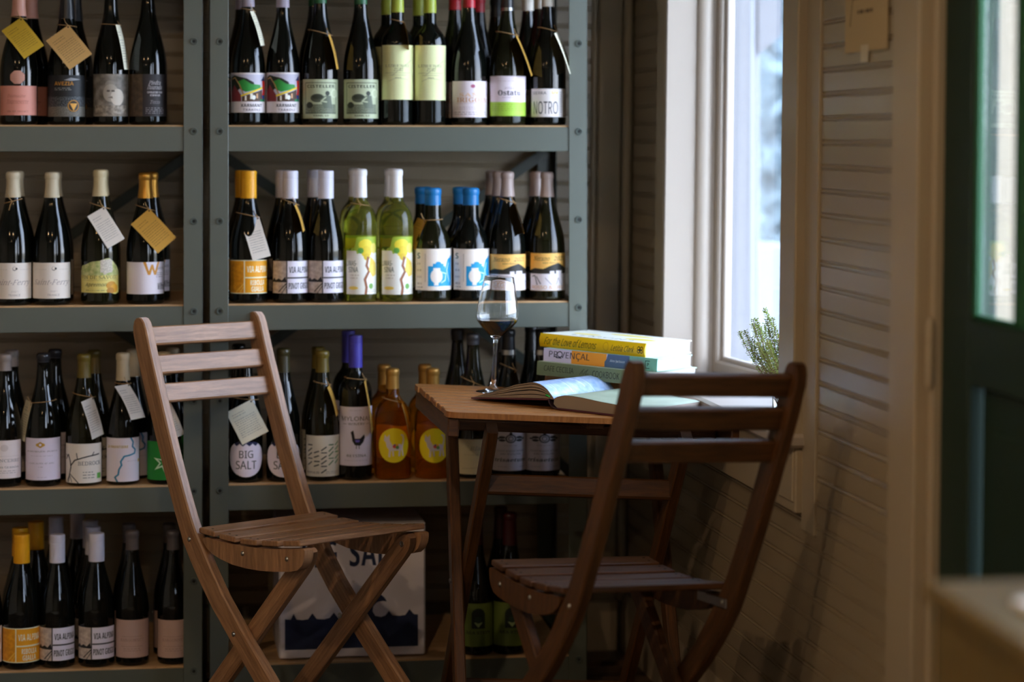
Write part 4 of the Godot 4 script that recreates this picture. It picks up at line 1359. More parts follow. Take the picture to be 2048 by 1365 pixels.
# ---------------------------------------------------------------- glass of wine
func wine_glass() -> void:
	var g := thing("wine_glass", "tall stemmed wine glass standing beside the open book", "glass", TABLE * move(Vector3(0.158, 0.0005, -0.418)))
	var s := Sh.new()
	s.lathe(PackedVector2Array([Vector2(0, 0.0004), Vector2(0.034, 0.0), Vector2(0.0372, 0.0005), Vector2(0.0374, 0.0013), Vector2(0.034, 0.0022), Vector2(0.022, 0.0045), Vector2(0.012, 0.009), Vector2(0.0068, 0.017), Vector2(0.0052, 0.030), Vector2(0.0046, 0.055), Vector2(0.0044, 0.085), Vector2(0.0046, 0.108), Vector2(0.0058, 0.116), Vector2(0.009, 0.1205),
		Vector2(0.0170, 0.1275), Vector2(0.0275, 0.1375), Vector2(0.0370, 0.1475), Vector2(0.0435, 0.1560), Vector2(0.0464, 0.1640), Vector2(0.0468, 0.1710), Vector2(0.0458, 0.1810), Vector2(0.0430, 0.1980), Vector2(0.0396, 0.2170), Vector2(0.0360, 0.2360), Vector2(0.0323, 0.2535), Vector2(0.0322, 0.2541), Vector2(0.0319, 0.2545)]), 56, Transform3D(), 0.5)
	var inner := PackedVector2Array([Vector2(0, 0.1215), Vector2(0.0085, 0.1230), Vector2(0.0165, 0.1287), Vector2(0.0270, 0.1386), Vector2(0.0362, 0.1484), Vector2(0.0425, 0.1566), Vector2(0.0453, 0.1642), Vector2(0.0457, 0.1710), Vector2(0.0447, 0.1810), Vector2(0.0420, 0.1980), Vector2(0.0386, 0.2170), Vector2(0.0350, 0.2360), Vector2(0.0315, 0.2535), Vector2(0.0316, 0.2541), Vector2(0.0319, 0.2545)])
	s.lathe(inner, 56, Transform3D(), 0.5, true)
	part("bowl_and_stem", s, M.crystal, g)
	# wine: fills the bowl up to a level surface although the glass leans
	var w := Sh.new()
	var seg := 48
	var level := 0.1600
	var slope := tan(0.058)
	var rad := func(y: float) -> float:
		for k in 8:
			if y <= inner[k + 1].y: return lerpf(inner[k].x, inner[k + 1].x, clampf((y - inner[k].y) / (inner[k + 1].y - inner[k].y), 0.0, 1.0)) - 0.00025
		return inner[8].x
	var rings := []
	var nr := 12
	for j in nr + 1:
		var ring := []
		for q in seg:
			var a := TAU * q / seg
			var top := level + 0.0445 * sin(a) * slope
			var y := lerpf(0.1219, top, float(j) / nr)
			var r: float = rad.call(y)
			ring.append(Vector3(sin(a) * r, y, cos(a) * r))
		rings.append(ring)
	for j in nr:
		for q in seg:
			var q2 := (q + 1) % seg
			var nrm := func(v: Vector3) -> Vector3: return (Vector3(v.x, 0, v.z).normalized() * 0.75 + Vector3(0, -0.65 if v.y < 0.156 else -0.2, 0)).normalized() if v.y > 0.1225 else Vector3.DOWN
			w.quad4(rings[j][q], rings[j][q2], rings[j + 1][q2], rings[j + 1][q], nrm.call(rings[j][q]), nrm.call(rings[j][q2]), nrm.call(rings[j + 1][q2]), nrm.call(rings[j + 1][q]), Vector2.ZERO, Vector2.ZERO, Vector2.ZERO, Vector2.ZERO)
	var mid := Vector3(0, level, 0)
	var low := Vector3(0, 0.1219, 0)
	var un := Vector3(-slope, 1, 0).normalized()
	for q in seg:
		var q2 := (q + 1) % seg
		w.face([mid, rings[nr][q], rings[nr][q2]], un, [Vector2.ZERO, Vector2.ZERO, Vector2.ZERO])
		w.face([low, rings[0][q], rings[0][q2]], Vector3.DOWN, [Vector2.ZERO, Vector2.ZERO, Vector2.ZERO])
	var wi := solid("red_wine", w, M.wine, TABLE * move(Vector3(0.158, 0.0005, -0.418)))
	tag(wi, "dark red wine filling the lower third of the glass bowl", "wine")

# ---------------------------------------------------------------- chairs
func chair(label: String, seat_at: Vector3, yaw: float, pitch: float, roll: float, wm: Material, sd: float, recline: float) -> void:
	var k := 0.955
	var sh := 0.4828
	var bs := Basis(Vector3.UP, yaw) * Basis(Vector3.RIGHT, pitch) * Basis(Vector3.BACK, roll)
	var c := thing("folding_chair", label, "chair", Transform3D(bs, seat_at + bs * Vector3(0, -sh, 0)), "wooden folding chairs")
	var o := Vector3(0, sh, 0)
	var hinge := o + Vector3(0, -0.023, -0.215) * k
	var back := move(hinge) * Transform3D(Basis(Vector3.RIGHT, recline), Vector3.ZERO) * move(-hinge)
	var half := 0.1725 * k
	# back posts that run on down into the front legs
	var py := [0.462, 0.458, 0.448, 0.430, 0.373, 0.300, 0.219, 0.140, 0.069, 0.015, -0.023, -0.055, -0.095, -0.152, -0.220, -0.290, -0.38, -sh / k + 0.004]
	var pz := [-0.3990, -0.398, -0.3955, -0.391, -0.374, -0.348, -0.318, -0.288, -0.258, -0.234, -0.2145, -0.1925, -0.164, -0.118, -0.051, 0.022, 0.116, 0.246]
	var pw := [0.012, 0.030, 0.044, 0.052, 0.054, 0.054, 0.053, 0.053, 0.053, 0.054, 0.056, 0.057, 0.055, 0.052, 0.050, 0.050, 0.050, 0.050]
	for sg: float in [-1.0, 1.0]:
		var pts := []
		var wd := []
		for j in py.size():
			pts.append(back * (o + Vector3(sg * (half - 0.012 * k), py[j] * k, pz[j] * k)))
			wd.append(pw[j] * k)
		var s := Sh.new()
		s.sweep(pts, Vector3(1, 0, 0), wd, 0.0235 * k, 0.003, Vector2(sd + sg * 0.2, sd * 0.7))
		var p := part("back_post", s, wm, c)
		s = Sh.new()
		s.lathe(PackedVector2Array([Vector2(0.0052, 0), Vector2(0.0052, 0.001), Vector2(0.0035, 0.003), Vector2(0, 0.0034)]), 14, Transform3D(Basis(Vector3.BACK, -sg * PI / 2), o + Vector3(sg * half, -0.023 * k, -0.215 * k)))
		s.lathe(PackedVector2Array([Vector2(0.0052, 0), Vector2(0.0052, 0.001), Vector2(0.0035, 0.003), Vector2(0, 0.0034)]), 14, Transform3D(Basis(Vector3.BACK, -sg * PI / 2), o + Vector3(sg * half, -0.215 * k, -0.060 * k)))
		part("bolt", s, M.steel, p)
		# rear legs, inside the posts
		var a := o + Vector3(sg * (half - 0.037 * k), -0.022 * k, 0.176 * k)
		var b := o + Vector3(sg * (half - 0.037 * k), -sh + 0.004, -0.345 * k)
		s = Sh.new()
		s.sweep([a, a.lerp(b, 0.012), a.lerp(b, 0.03), a.lerp(b, 0.06), a.lerp(b, 0.5), b], Vector3(1, 0, 0), [0.012, 0.028, 0.038, 0.042, 0.042, 0.042], 0.021 * k, 0.003, Vector2(sd + 0.5 + sg * 0.1, sd))
		p = part("rear_leg", s, wm, c)
		s = Sh.new()
		for q: Vector3 in [Vector3(sg * (half - 0.0475 * k), -0.040 * k, 0.155 * k), Vector3(sg * (half - 0.0475 * k), -0.215 * k, -0.066 * k)]:
			s.lathe(PackedVector2Array([Vector2(0.0062, 0), Vector2(0.0062, 0.001), Vector2(0.0045, 0.002), Vector2(0.0025, 0.002), Vector2(0.0022, 0.0006), Vector2(0, 0.0006)]), 14, Transform3D(Basis(Vector3.BACK, sg * PI / 2), o + q))
		part("bolt", s, M.steel, p)
		# curved side rail of the seat
		var rz := [-0.168, -0.164, -0.155, -0.135, -0.105, -0.06, -0.01, 0.04, 0.09, 0.14, 0.166, 0.182, 0.190, 0.193]
		var top := [-0.019, -0.017, -0.0155, -0.0175, -0.0205, -0.0235, -0.0245, -0.0245, -0.0225, -0.0185, -0.0165, -0.015, -0.016, -0.018]
		var bot := [-0.021, -0.028, -0.037, -0.049, -0.058, -0.067, -0.071, -0.072, -0.070, -0.066, -0.061, -0.050, -0.037, -0.025]
		var op := PackedVector2Array()
		for j in rz.size(): op.append(Vector2(-rz[j], bot[j]) * k)
		for j in range(rz.size() - 1, -1, -1): op.append(Vector2(-rz[j], top[j]) * k)
		s = Sh.new()
		var x0 := sg * (half - 0.025 * k)
		var x1 := sg * (half - 0.002 * k)
		s.prism(op, minf(x0, x1), maxf(x0, x1), Transform3D(Basis(Vector3(0, 0, -1), Vector3.UP, Vector3(1, 0, 0)), o), 2.5, true)
		for j in s.t.size(): s.t[j] = Vector2(s.t[j].y * 0.6, s.t[j].x) + Vector2(sd + 0.3, sg)
		p = part("seat_rail", s, wm, c)
		s = Sh.new()
		for z: float in [-0.022, 0.132]:
			s.lathe(PackedVector2Array([Vector2(0.005, 0), Vector2(0.005, 0.001), Vector2(0.0034, 0.0028), Vector2(0, 0.0032)]), 14, Transform3D(Basis(Vector3.BACK, -sg * PI / 2), o + Vector3(sg * (half - 0.002 * k), -0.040 * k, z * k)))
		part("bolt", s, M.steel, p)
		# metal strap between rail and post, on the inner face
		s = Sh.new()
		s.box(Transform3D(Basis(Vector3.RIGHT, 0.02), o + Vector3(sg * (half - 0.0268 * k), -0.028 * k, -0.165 * k)), Vector3(0.002, 0.017, 0.115), 0.0008)
		s.lathe(PackedVector2Array([Vector2(0.006, 0), Vector2(0.006, 0.001), Vector2(0.004, 0.003), Vector2(0, 0.0032)]), 12, Transform3D(Basis(Vector3.BACK, sg * PI / 2), o + Vector3(sg * (half - 0.0278 * k), -0.026 * k, -0.207 * k)))
		part("bracket", s, M.steel, c)
	# seat slats along a shallow dip
	var zs := [-0.1505, -0.0755, -0.0, 0.0755, 0.1505]
	var ys := [-0.0035, -0.0112, -0.0142, -0.0118, -0.0065]
	var tl := [0.095, 0.062, 0.0, -0.045, -0.075]
	for j in 5:
		var s := Sh.new()
		s.box(Transform3D(Basis(Vector3.RIGHT, tl[j]), o + Vector3(0, ys[j] * k, zs[j] * k)), Vector3(half * 2.0, 0.0115, 0.0575 * k), 0.002, Vector2(sd + j * 0.37, j * 0.23 + sd))
		var p := part("seat_slat", s, wm, c)
		s = Sh.new()
		for sg: float in [-1.0, 1.0]:
			for z: float in ([-0.012, 0.012] if j > 0 else [0.0]):
				var q := Transform3D(Basis(Vector3.RIGHT, tl[j]), o + Vector3(0, ys[j] * k, zs[j] * k)) * move(Vector3(sg * (half - 0.016), 0.0057, z))
				s.lathe(PackedVector2Array([Vector2(0.0026, 0), Vector2(0.0026, 0.0004), Vector2(0, 0.0004)]), 10, q)
		part("screw_hole", s, M.bolt_hole, p)
	# three back slats
	for j in 3:
		var y: float = [0.4195, 0.3550, 0.2915][j]
		var z: float = [-0.392, -0.371, -0.349][j] + 0.004
		var s := Sh.new()
		s.box(back * Transform3D(Basis(Vector3.RIGHT, -0.30), o + Vector3(0, y * k, z * k)), Vector3(half * 2.0 - 0.040 * k, 0.0435 * k, 0.0165 * k), 0.003, Vector2(sd * 1.7 + j * 0.51, j * 0.31))
		part("back_slat", s, wm, c)
	# stretchers near the floor
	for q: Array in [[-0.40, 0.137, 0.046], [-0.42, -0.288, 0.08]]:
		var s := Sh.new()
		s.bx(o + Vector3(0, q[0] * k, q[1] * k), Vector3(half * 2.0 - q[2], 0.022, 0.022), 0.003, Vector2(sd, 0.8))
		part("stretcher", s, wm, c)

func chairs() -> void:
	chair("light brown wooden folding chair on the left, facing right towards the table", Vector3(-0.4180, 0.4828, -4.7956), 0.7541, -0.0542, -0.0072, M.chair_wood, 0.13, 0.0)
	chair("wooden folding chair, shaded dark, with its back to the viewer, tucked to the table", Vector3(0.1771, 0.4828, -4.2858), 3.5257, 0.0128, 0.0461, M.shaded_wood, 0.57, -0.09)

# ---------------------------------------------------------------- thyme on the sill
func thyme() -> void:
	var at := RIGHT * move(Vector3(1.262, 0.7405, -0.055))
	var j := thing("glass_jar", "small clear glass jar of water on the window sill", "jar", at)
	var s := Sh.new()
	s.lathe(PackedVector2Array([Vector2(0, 0.0), Vector2(0.030, 0.0), Vector2(0.033, 0.003), Vector2(0.0335, 0.01), Vector2(0.0335, 0.062), Vector2(0.030, 0.069), Vector2(0.0305, 0.077), Vector2(0.0315, 0.079), Vector2(0.030, 0.080)]), 40, Transform3D(), 0.5)
	s.lathe(PackedVector2Array([Vector2(0, 0.006), Vector2(0.030, 0.007), Vector2(0.0318, 0.012), Vector2(0.0318, 0.061), Vector2(0.0283, 0.069), Vector2(0.0288, 0.077), Vector2(0.030, 0.080)]), 40, Transform3D(), 0.5, true)
	part("body", s, M.crystal, j)
	s = Sh.new()
	s.lathe(PackedVector2Array([Vector2(0, 0.0065), Vector2(0.0298, 0.0074), Vector2(0.0315, 0.012), Vector2(0.0315, 0.048), Vector2(0, 0.048)]), 40)
	tag(solid("water", s, M.water, at), "water in the bottom of the glass jar on the sill", "water")
	var t := thing("thyme_bunch", "bushy bunch of thyme sprigs standing in the glass jar", "herbs", at)
	var stem := mat(hexc("7a5a3c"), 0.8)
	var greens := []
	for c: String in ["7d8a45", "99a05c", "5f6a36"]:
		var m := mat(hexc(c), 0.55)
		m.backlight_enabled = true
		m.backlight = hexc(c)
		greens.append(m)
	for k in 60:
		var a := rng.randf() * TAU
		var sp := pow(rng.randf(), 0.7)
		var foot := Vector3(cos(a), 0, sin(a)) * 0.014 * sp + Vector3(0, 0.012, 0)
		var dir := Vector3(cos(a) * 0.5 * sp, 1.0, sin(a) * 0.5 * sp).normalized()
		var ln := rng.randf_range(0.12, 0.19)
		if k == 0:
			dir = Vector3(-0.35, 1, 0.12).normalized()
			ln = 0.21
		var pts := []
		for q in 11:
			var f := q / 10.0
			var w := Vector3(sin(f * 6.0 + a * 3.0) * 0.008, 0, cos(f * 5.0 + a * 2.0) * 0.009)
			var rise := foot + dir * ln * f + Vector3(dir.x, 0, dir.z) * ln * 0.25 * f * f + w * f
			if rise.y < 0.082:
				var rr := Vector2(rise.x, rise.z)
				if rr.length() > 0.024: rr = rr.normalized() * 0.024
				rise = Vector3(rr.x, rise.y, rr.y)
			pts.append(rise)
		s = Sh.new()
		s.tube(pts, 0.0007, 5)
		var sprig := part("sprig", s, stem, t)
		s = Sh.new()
		var run := 0.075
		while run < ln:
			var f := clampf(run / ln, 0.0, 0.999) * 10.0
			var i0 := int(f)
			var pos: Vector3 = pts[i0].lerp(pts[i0 + 1], f - i0)
			var tg: Vector3 = (pts[i0 + 1] - pts[i0]).normalized()
			var ang := rng.randf() * TAU
			var many := 2 if run < ln * 0.8 else 4
			for q in many:
				var side := tg.cross(Vector3(cos(ang + q * TAU / many), 0.2, sin(ang + q * TAU / many))).normalized()
				var l := rng.randf_range(0.0058, 0.0095)
				var d := (side * 0.85 + tg * 0.5).normalized()
				var cr := d.cross(tg).normalized() * l * 0.30
				var up := d.cross(cr).normalized() * l * 0.12
				s.face([pos, pos + d * l * 0.5 + cr + up, pos + d * l], up.normalized() * -1.0, [Vector2.ZERO, Vector2.ZERO, Vector2.ZERO])
				s.face([pos, pos + d * l, pos + d * l * 0.5 - cr + up], up.normalized() * -1.0, [Vector2.ZERO, Vector2.ZERO, Vector2.ZERO])
			run += rng.randf_range(0.0028, 0.0050)
		part("leaves", s, greens[k % 3], sprig)

# ---------------------------------------------------------------- paper notice on the boards, and the table near the viewer
func notice() -> void:
	var im := art(256, 300, "a89470", [["t", "Please ask", 42, 36, 40, 5, "3a3024", "s"], ["t", "for a tasting glass", 50, 54, 72, 6.5, "3a3024", "s"], ["t", "and a wine list", 46, 63, 56, 6.5, "3a3024", "s"], ["t", "thank you", 46, 73, 34, 6, "3a3024", "s"], ["l", [33, 30, 20, 62, 9, 92], 1.2, "3a3024"]])
	im = art(256, 300, "a89470", [["x", 15, 34, 60, 10, 1, "4a3d2c"], ["x", 12, 52, 86, 8, 1, "4a3d2c"], ["x", 18, 62, 78, 8, 1, "4a3d2c"], ["x", 30, 72, 66, 8, 1, "4a3d2c"], ["l", [38, 24, 26, 52, 17, 66, 12, 82], 1.4, "4a3d2c"]])
	var n := thing("paper_notice", "small cream paper notice taped to the white boards beside the door", "notice", RIGHT * move(Vector3(1.905, 1.447, 0.0025)))
	var s := Sh.new()
	s.bx(Vector3(0, 0.13, 0.0006), Vector3(0.235, 0.26, 0.0012), 0.0)
	part("sheet", s, mat(hexc("a89470"), 0.7), n)
	s = Sh.new()
	s.face([Vector3(-0.1175, 0.0, 0.0014), Vector3(0.1175, 0.0, 0.0014), Vector3(0.1175, 0.26, 0.0014), Vector3(-0.1175, 0.26, 0.0014)], Vector3.BACK, [Vector2(0, 1), Vector2(1, 1), Vector2(1, 0), Vector2(0, 0)])
	part("print", s, paper(im, 0.7), n)
	s = Sh.new()
	s.bx(Vector3(-0.005, -0.004, 0.0016), Vector3(0.04, 0.03, 0.0005), 0.0)
	part("tape", s, mat(hexc("cdbd9c"), 0.3), n)

func display_table() -> void:
	var t := thing("display_cabinet", "out of focus wooden display cabinet corner in the lower right foreground", "cabinet", Transform3D(Basis(Vector3.UP, 0.12), Vector3(0.675, 0.018, -2.08)))
	var s := Sh.new()
	s.bx(Vector3(0, 0.386, 0), Vector3(0.40, 0.808, 0.66), 0.004)
	part("body", s, M.cabinet, t)
	s = Sh.new()
	s.bx(Vector3(0, 0.8, 0), Vector3(0.42, 0.022, 0.68), 0.006)
	part("cabinet_top", s, M.cabinet, t)
	s = Sh.new()
	s.bx(Vector3(0.02, 0.0035, 0.0), Vector3(0.15, 0.007, 0.21), 0.001)
	var p := solid("leaflet_pile", s, M.page, Transform3D(Basis(Vector3.UP, 0.3), Vector3(0.575, 0.8300, -2.17)))
	tag(p, "blurred pile of white leaflets on top of the foreground cabinet", "leaflets")

# ---------------------------------------------------------------- what is printed on the labels
func label_prints() -> void:
	var A := {}
	var alp := func(base: String, ink: String, line: String, second: Array, pic_a: String, pic_b: String) -> Array:
		var o := [["n", 0, 0, 40, 100, pic_a, pic_b, 0.03, 4], ["p", [0, 62, 8, 52, 14, 60, 22, 54, 30, 60, 38, 48, 40, 62, 40, 66, 0, 66], ink if ink != "f6ead0" else "c88a18"], ["l", [40, 70, 22, 96], 2.2, ink if ink != "f6ead0" else "e8b850"], ["l", [40, 78, 30, 100], 1.4, ink if ink != "f6ead0" else "e8b850"],
			["r", 40, 0, 42.5, 100, line], ["r", 42.5, 50, 100, 54, line], ["t", "VIA ALPINA", 71, 27, 50, 19, ink, "sb"]]
		o.append_array(second)
		return [256, 190, base, o]
	A.alpinayellow = alp.call("d99a1c", "f6ead0", "efdfc0", [["t", "RIBOLLA", 70, 67, 34, 15, "f6ead0", "sb"], ["t", "GIALLA", 70, 86, 30, 15, "f6ead0", "sb"], ["r", 0, 0, 100, 2.5, "efe2c4"], ["r", 0, 97.5, 100, 100, "efe2c4"]], "c48412", "dd9e24")
	A.alpinawhite = alp.call("d8d4de", "17181c", "1c1d22", [["t", "PINOT GRIGIO", 71, 77, 52, 19, "17181c", "sb"]], "a8988e", "cbbfb4")
	A.rosedomaine = [256, 180, "cf8f80", [["t", "Domaine", 48, 34, 38, 11, "a8665a", "f", 0.3], ["t", "Tourneserre", 50, 54, 46, 15, "a8665a", "f", 0.3], ["t", "VIN DE FRANCE", 50, 87, 46, 6, "9a5c50", "s"]]]
	A.nightgold = [256, 260, "1d1f22", [["t", "AVEZIA", 46, 20, 40, 9, "b07a2a", "sb"], ["x", 26, 31, 62, 4, 2, "9a9a96"], ["n", 0, 52, 100, 100, "14171a", "6c7072", 0.11, 3], ["n", 0, 76, 100, 100, "1a1a18", "b4aea0", 0.22, 5], ["p", [46, 12, 60, 6, 82, 10, 60, 14], "8a8c90"], ["e", 66, 74, 13, 15, "3a2c14"], ["e", 66, 74, 12, 14, "b07c2e"], ["e", 66, 74, 10, 12, "2a2216"], ["p", [58, 68, 74, 68, 66, 86], "d09a44"]]]
	A.greyportrait = [256, 260, "77716a", [["n", 0, 0, 100, 100, "5e5952", "9a938a", 0.012, 8], ["e", 50, 24, 11, 9, "8f887e"], ["e", 51, 45, 17, 21, "a39a8e"], ["e", 66, 55, 15, 20, "c2b9ac"], ["e", 46, 40, 4, 2.5, "5a524a"], ["e", 56, 40, 4, 2.5, "5a524a"], ["p", [44, 56, 54, 52, 56, 58], "776c60"], ["n", 10, 74, 90, 100, "6c645a", "b0a596", 0.03, 11]]]
	A.duodark = [256, 260, "2b2628", [["n", 0, 0, 40, 100, "3e3226", "5c4c3a", 0.02, 3], ["t", "Piedra", 66, 20, 26, 10, "b8b2b4", "f", 0.3], ["t", "Daurada", 66, 31, 32, 10, "b8b2b4", "f", 0.3], ["t", "GARNACHA FINA", 66, 43, 34, 5, "b8b2b4", "sb"], ["t", "ESPANA", 66, 50, 22, 5, "b8b2b4", "sb"], ["t", "Terra", 66, 66, 22, 8, "8a8486", "f", 0.3], ["x", 46, 80, 88, 4, 4, "9a9496"]]]
	A.village = [256, 226, "d9d2d4", [["r", 4, 4, 96, 72, "b9b6c4"], ["p", [4, 12, 16, 6, 30, 10, 46, 14, 62, 24, 66, 40, 40, 46, 30, 40, 22, 50, 4, 52], "1f2a1c"], ["p", [26, 22, 40, 16, 56, 28, 78, 30, 80, 40, 44, 48, 30, 36], "2f8a3c"], ["l", [8, 16, 18, 12, 30, 30, 40, 56], 2.5, "b08a5a"], ["p", [4, 50, 16, 30, 34, 56, 34, 72, 4, 72], "7c3438"], ["l", [34, 58, 88, 36], 3.6, "e2c21c"], ["p", [36, 60, 84, 42, 84, 72, 36, 72], "4a3320"], ["r", 42, 58, 46, 70, "e8ddd0"], ["r", 54, 52, 60, 66, "e8ddd0"], ["r", 68, 52, 72, 64, "c89a6c"], ["e", 62, 62, 4, 6, "f0e6dc"], ["p", [84, 18, 96, 14, 96, 72, 82, 72, 86, 44], "c4281c"], ["p", [80, 20, 92, 6, 96, 20], "23305a"], ["r", 84, 56, 96, 66, "27407a"], ["r", 78, 66, 96, 72, "1f7a4a"], ["t", "XARMANT", 58, 82, 50, 8, "241c22", "sb"], ["t", "TXAKOLI", 58, 93, 40, 6, "6a5a62", "sb"]]]
	A.engraving = [256, 224, "a9b193", [["r", 12, 8, 88, 88, "3c4236"], ["r", 13.5, 10, 86.5, 86, "a9b193"], ["t", "CISTELLER", 50, 18, 64, 8, "2c3028", "sb"], ["n", 15, 64, 85, 86, "2e342a", "a0a88c", 0.2, 3], ["e", 42, 48, 15, 11, "4a5144"], ["e", 42, 45, 11, 6, "333a2e"], ["e", 64, 36, 5, 6, "30362b"], ["p", [58, 42, 72, 42, 76, 74, 56, 74, 50, 56], "5a6252"], ["l", [60, 46, 50, 56, 62, 58], 3, "a9b193"], ["e", 24, 66, 8, 8, "333a2e"], ["e", 82, 36, 9, 11, "c3c9b2"], ["e", 82, 36, 7.5, 9, "aab294"], ["t", "XAREL-LO", 50, 93, 34, 4, "2c3028", "sb"]]]
	A.tallcream = [256, 300, "d3d6a4", [["t", "LUBERRI", 46, 38, 62, 5, "8a8c66", "f"], ["t", "ZURI", 50, 45, 22, 6, "7a7c58", "f", 0.2], ["l", [34, 56, 60, 40, 84, 28], 0.8, "8a8c66"], ["l", [16, 51, 80, 51], 0.5, "9a9c74"], ["l", [28, 55, 70, 55], 0.5, "9a9c74"], ["t", "2021", 48, 60, 14, 3, "7a7c58", "s"], ["l", [26, 66, 44, 60, 74, 63], 0.6, "8a8c66"]]]
	A.sangold = [256, 222, "d6ccd0", [["e", 54, 14, 5, 5, "a05a72"], ["t", "SAÑU", 54, 37, 60, 12, "cfa878", "f"], ["t", "IRIGOIA", 54, 52, 74, 13, "b98e6c", "fb"], ["l", [16, 62, 84, 59], 1.0, "b9a6a8"], ["x", 8, 72, 80, 5, 2, "b4a4ac"], ["x", 6, 86, 94, 5, 2, "7a6a74"]]]
	A.whitegreen = [256, 236, "d9ced6", [["r", 0, 65, 100, 100, "9cc04a"], ["x", 24, 12, 72, 5, 1, "c0b0b8"], ["t", "2022", 50, 30, 22, 5, "9a8a92", "f", 0.2], ["t", "Ostatu", 50, 42, 50, 13, "26222a", "fb"], ["x", 34, 53, 66, 5, 1, "b0a0a8"], ["x", 8, 71, 92, 5, 4, "7c9c34"]]]
	A.notro = [256, 170, "d9d2d0", [["t", "SIERRA", 24, 15, 34, 10, "4a4648", "s"], ["t", "UV", 60, 14, 14, 10, "d2b41c", "sb"], ["t", "NOTRO", 38, 67, 56, 44, "16161a", "s"], ["x", 72, 12, 78, 7, 12, "5a5658"], ["x", 84, 24, 96, 6, 11, "8a8688"]]]
	A.scriptcream = [256, 190, "d8cfc4", [["e", 56, 16, 4, 6, "8a8078"], ["e", 56, 15, 3, 4.4, "d8cfc4"], ["e", 60, 16, 2, 3, "1a1614"], ["x", 14, 18, 42, 5, 1, "b4aaa0"], ["x", 68, 18, 92, 5, 1, "b4aaa0"], ["t", "Saint-Ferry", 52, 56, 80, 20, "9a8f88", "f", 0.5], ["t", "2021", 56, 80, 14, 5, "a89e96", "s"], ["t", "FRANCE", 56, 90, 24, 6, "9a8f88", "s"]]]
	A.vineyard = [256, 214, "cfc274", [["n", 0, 0, 100, 48, "8f9a5c", "c6c48c", 0.03, 5], ["p", [52, 6, 74, 2, 80, 34, 60, 46, 52, 30], "bdb4a4"], ["n", 52, 6, 78, 40, "a49c8c", "d4ccbe", 0.1, 7], ["r", 0, 48, 100, 96, "cfc274"], ["t", "VIN DE SAVOIE", 48, 53, 86, 9, "3a3a24", "f"], ["l", [6, 61, 94, 61], 0.6, "6a663c"], ["t", "Apremont", 44, 74, 50, 12, "2c2a18", "f", 0.4], ["x", 20, 88, 66, 5, 1, "7a744a"], ["e", 76, 76, 12, 12, "b8862a"], ["e", 84, 84, 11, 12, "c8962e"], ["e", 74, 90, 9, 9, "a87820"]]]
	A.goldw = [256, 180, "dcd5dc", [["p", [46, 0, 52, 0, 58, 28, 63, 8, 67, 8, 71, 28, 77, 0, 82, 0, 74, 40, 69, 40, 65, 22, 61, 40, 56, 40], "c08a3a"], ["t", "SAVOIE", 86, 20, 18, 8, "6a6068", "s"], ["x", 74, 34, 96, 6, 3, "8a8088"], ["t", "Wilfrid", 88, 76, 22, 22, "3a3438", "sb"]]]
	A.grapes = [256, 300, "e4e2d8", [["n", 0, 0, 100, 24, "7c9a2c", "b4c04c", 0.04, 3], ["p", [36, 0, 95, 0, 95, 30, 84, 24, 60, 30, 50, 26, 40, 30, 34, 18], "9aae3c"], ["e", 60, 14, 17, 10, "d8c63c"], ["e", 62, 26, 13, 10, "d2bc34"], ["e", 63, 35, 8, 6, "c8ae2c"], ["e", 48, 24, 7, 5, "5c9440"], ["e", 82, 20, 10, 9, "d8c86a"], ["l", [66, 36, 62, 50, 68, 60, 58, 74, 62, 88, 60, 100], 6, "8a5a3c"], ["p", [72, 34, 90, 46, 92, 66, 78, 70, 68, 58], "e2c25c"], ["e", 82, 57, 11, 9, "e8ca6a"], ["e", 74, 86, 6, 5, "6ea050"], ["t", "LUMAS-", 24, 46, 30, 9, "24432c", "s"], ["t", "SINA", 30, 57, 24, 9, "24432c", "s"], ["x", 22, 66, 44, 5, 2, "b4b0a0"], ["e", 30, 89, 12, 3, "e0c860"], ["x", 64, 92, 92, 3, 2, "9a968a"]]]
	A.bluejar = [256, 212, "e3d9cf", [["t", "S", 13, 17, 9, 14, "1c4a44", "sb"], ["x", 8, 34, 22, 16, 5, "b8aca4"], ["l", [30, 12, 30, 80], 0.8, "7a746c"], ["r", 36, 42, 74, 90, "1f8fc0"], ["r", 46, 36, 70, 42, "1f8fc0"], ["e", 58, 35, 6, 4, "1f8fc0"], ["p", [80, 26, 96, 16, 96, 90, 74, 90, 74, 48], "1f8fc0"], ["e", 54, 66, 13, 17, "e3d9cf"], ["r", 47, 46, 62, 52, "e3d9cf"], ["r", 50, 50, 60, 56, "e3d9cf"], ["r", 49, 80, 58, 88, "e3d9cf"], ["l", [62, 56, 76, 60, 74, 76, 64, 82], 1.6, "cfe0e8"], ["l", [84, 34, 78, 52, 86, 80], 1.6, "cfe0e8"], ["x", 8, 92, 24, 5, 1, "4a443c"]]]
	A.mountain = [256, 210, "dcae62", [["t", "Nerano", 32, 14, 36, 12, "4a3820", "f", 0.3], ["t", "2021", 74, 14, 28, 11, "4a3820", "f", 0.3], ["t", "vino bianco", 52, 25, 34, 6, "6a5430", "f", 0.3], ["p", [0, 46, 16, 40, 36, 42, 54, 32, 70, 26, 86, 36, 100, 42, 100, 58, 0, 58], "26241f"], ["r", 0, 55, 100, 100, "d4ccd0"], ["r", 50, 47, 60, 56, "d4ccd0"], ["r", 64, 46, 80, 56, "d4ccd0"], ["l", [8, 62, 16, 60, 22, 84], 2.2, "3a3432"], ["l", [20, 62, 30, 82], 2.0, "4a4442"], ["l", [40, 66, 54, 84], 1.4, "8a8488"], ["l", [64, 84, 70, 66, 78, 84], 1.4, "8a8488"], ["l", [84, 66, 92, 84], 1.4, "8a8488"], ["t", "ROSSO & ORO", 46, 91, 76, 9, "b8843c", "s"]]]
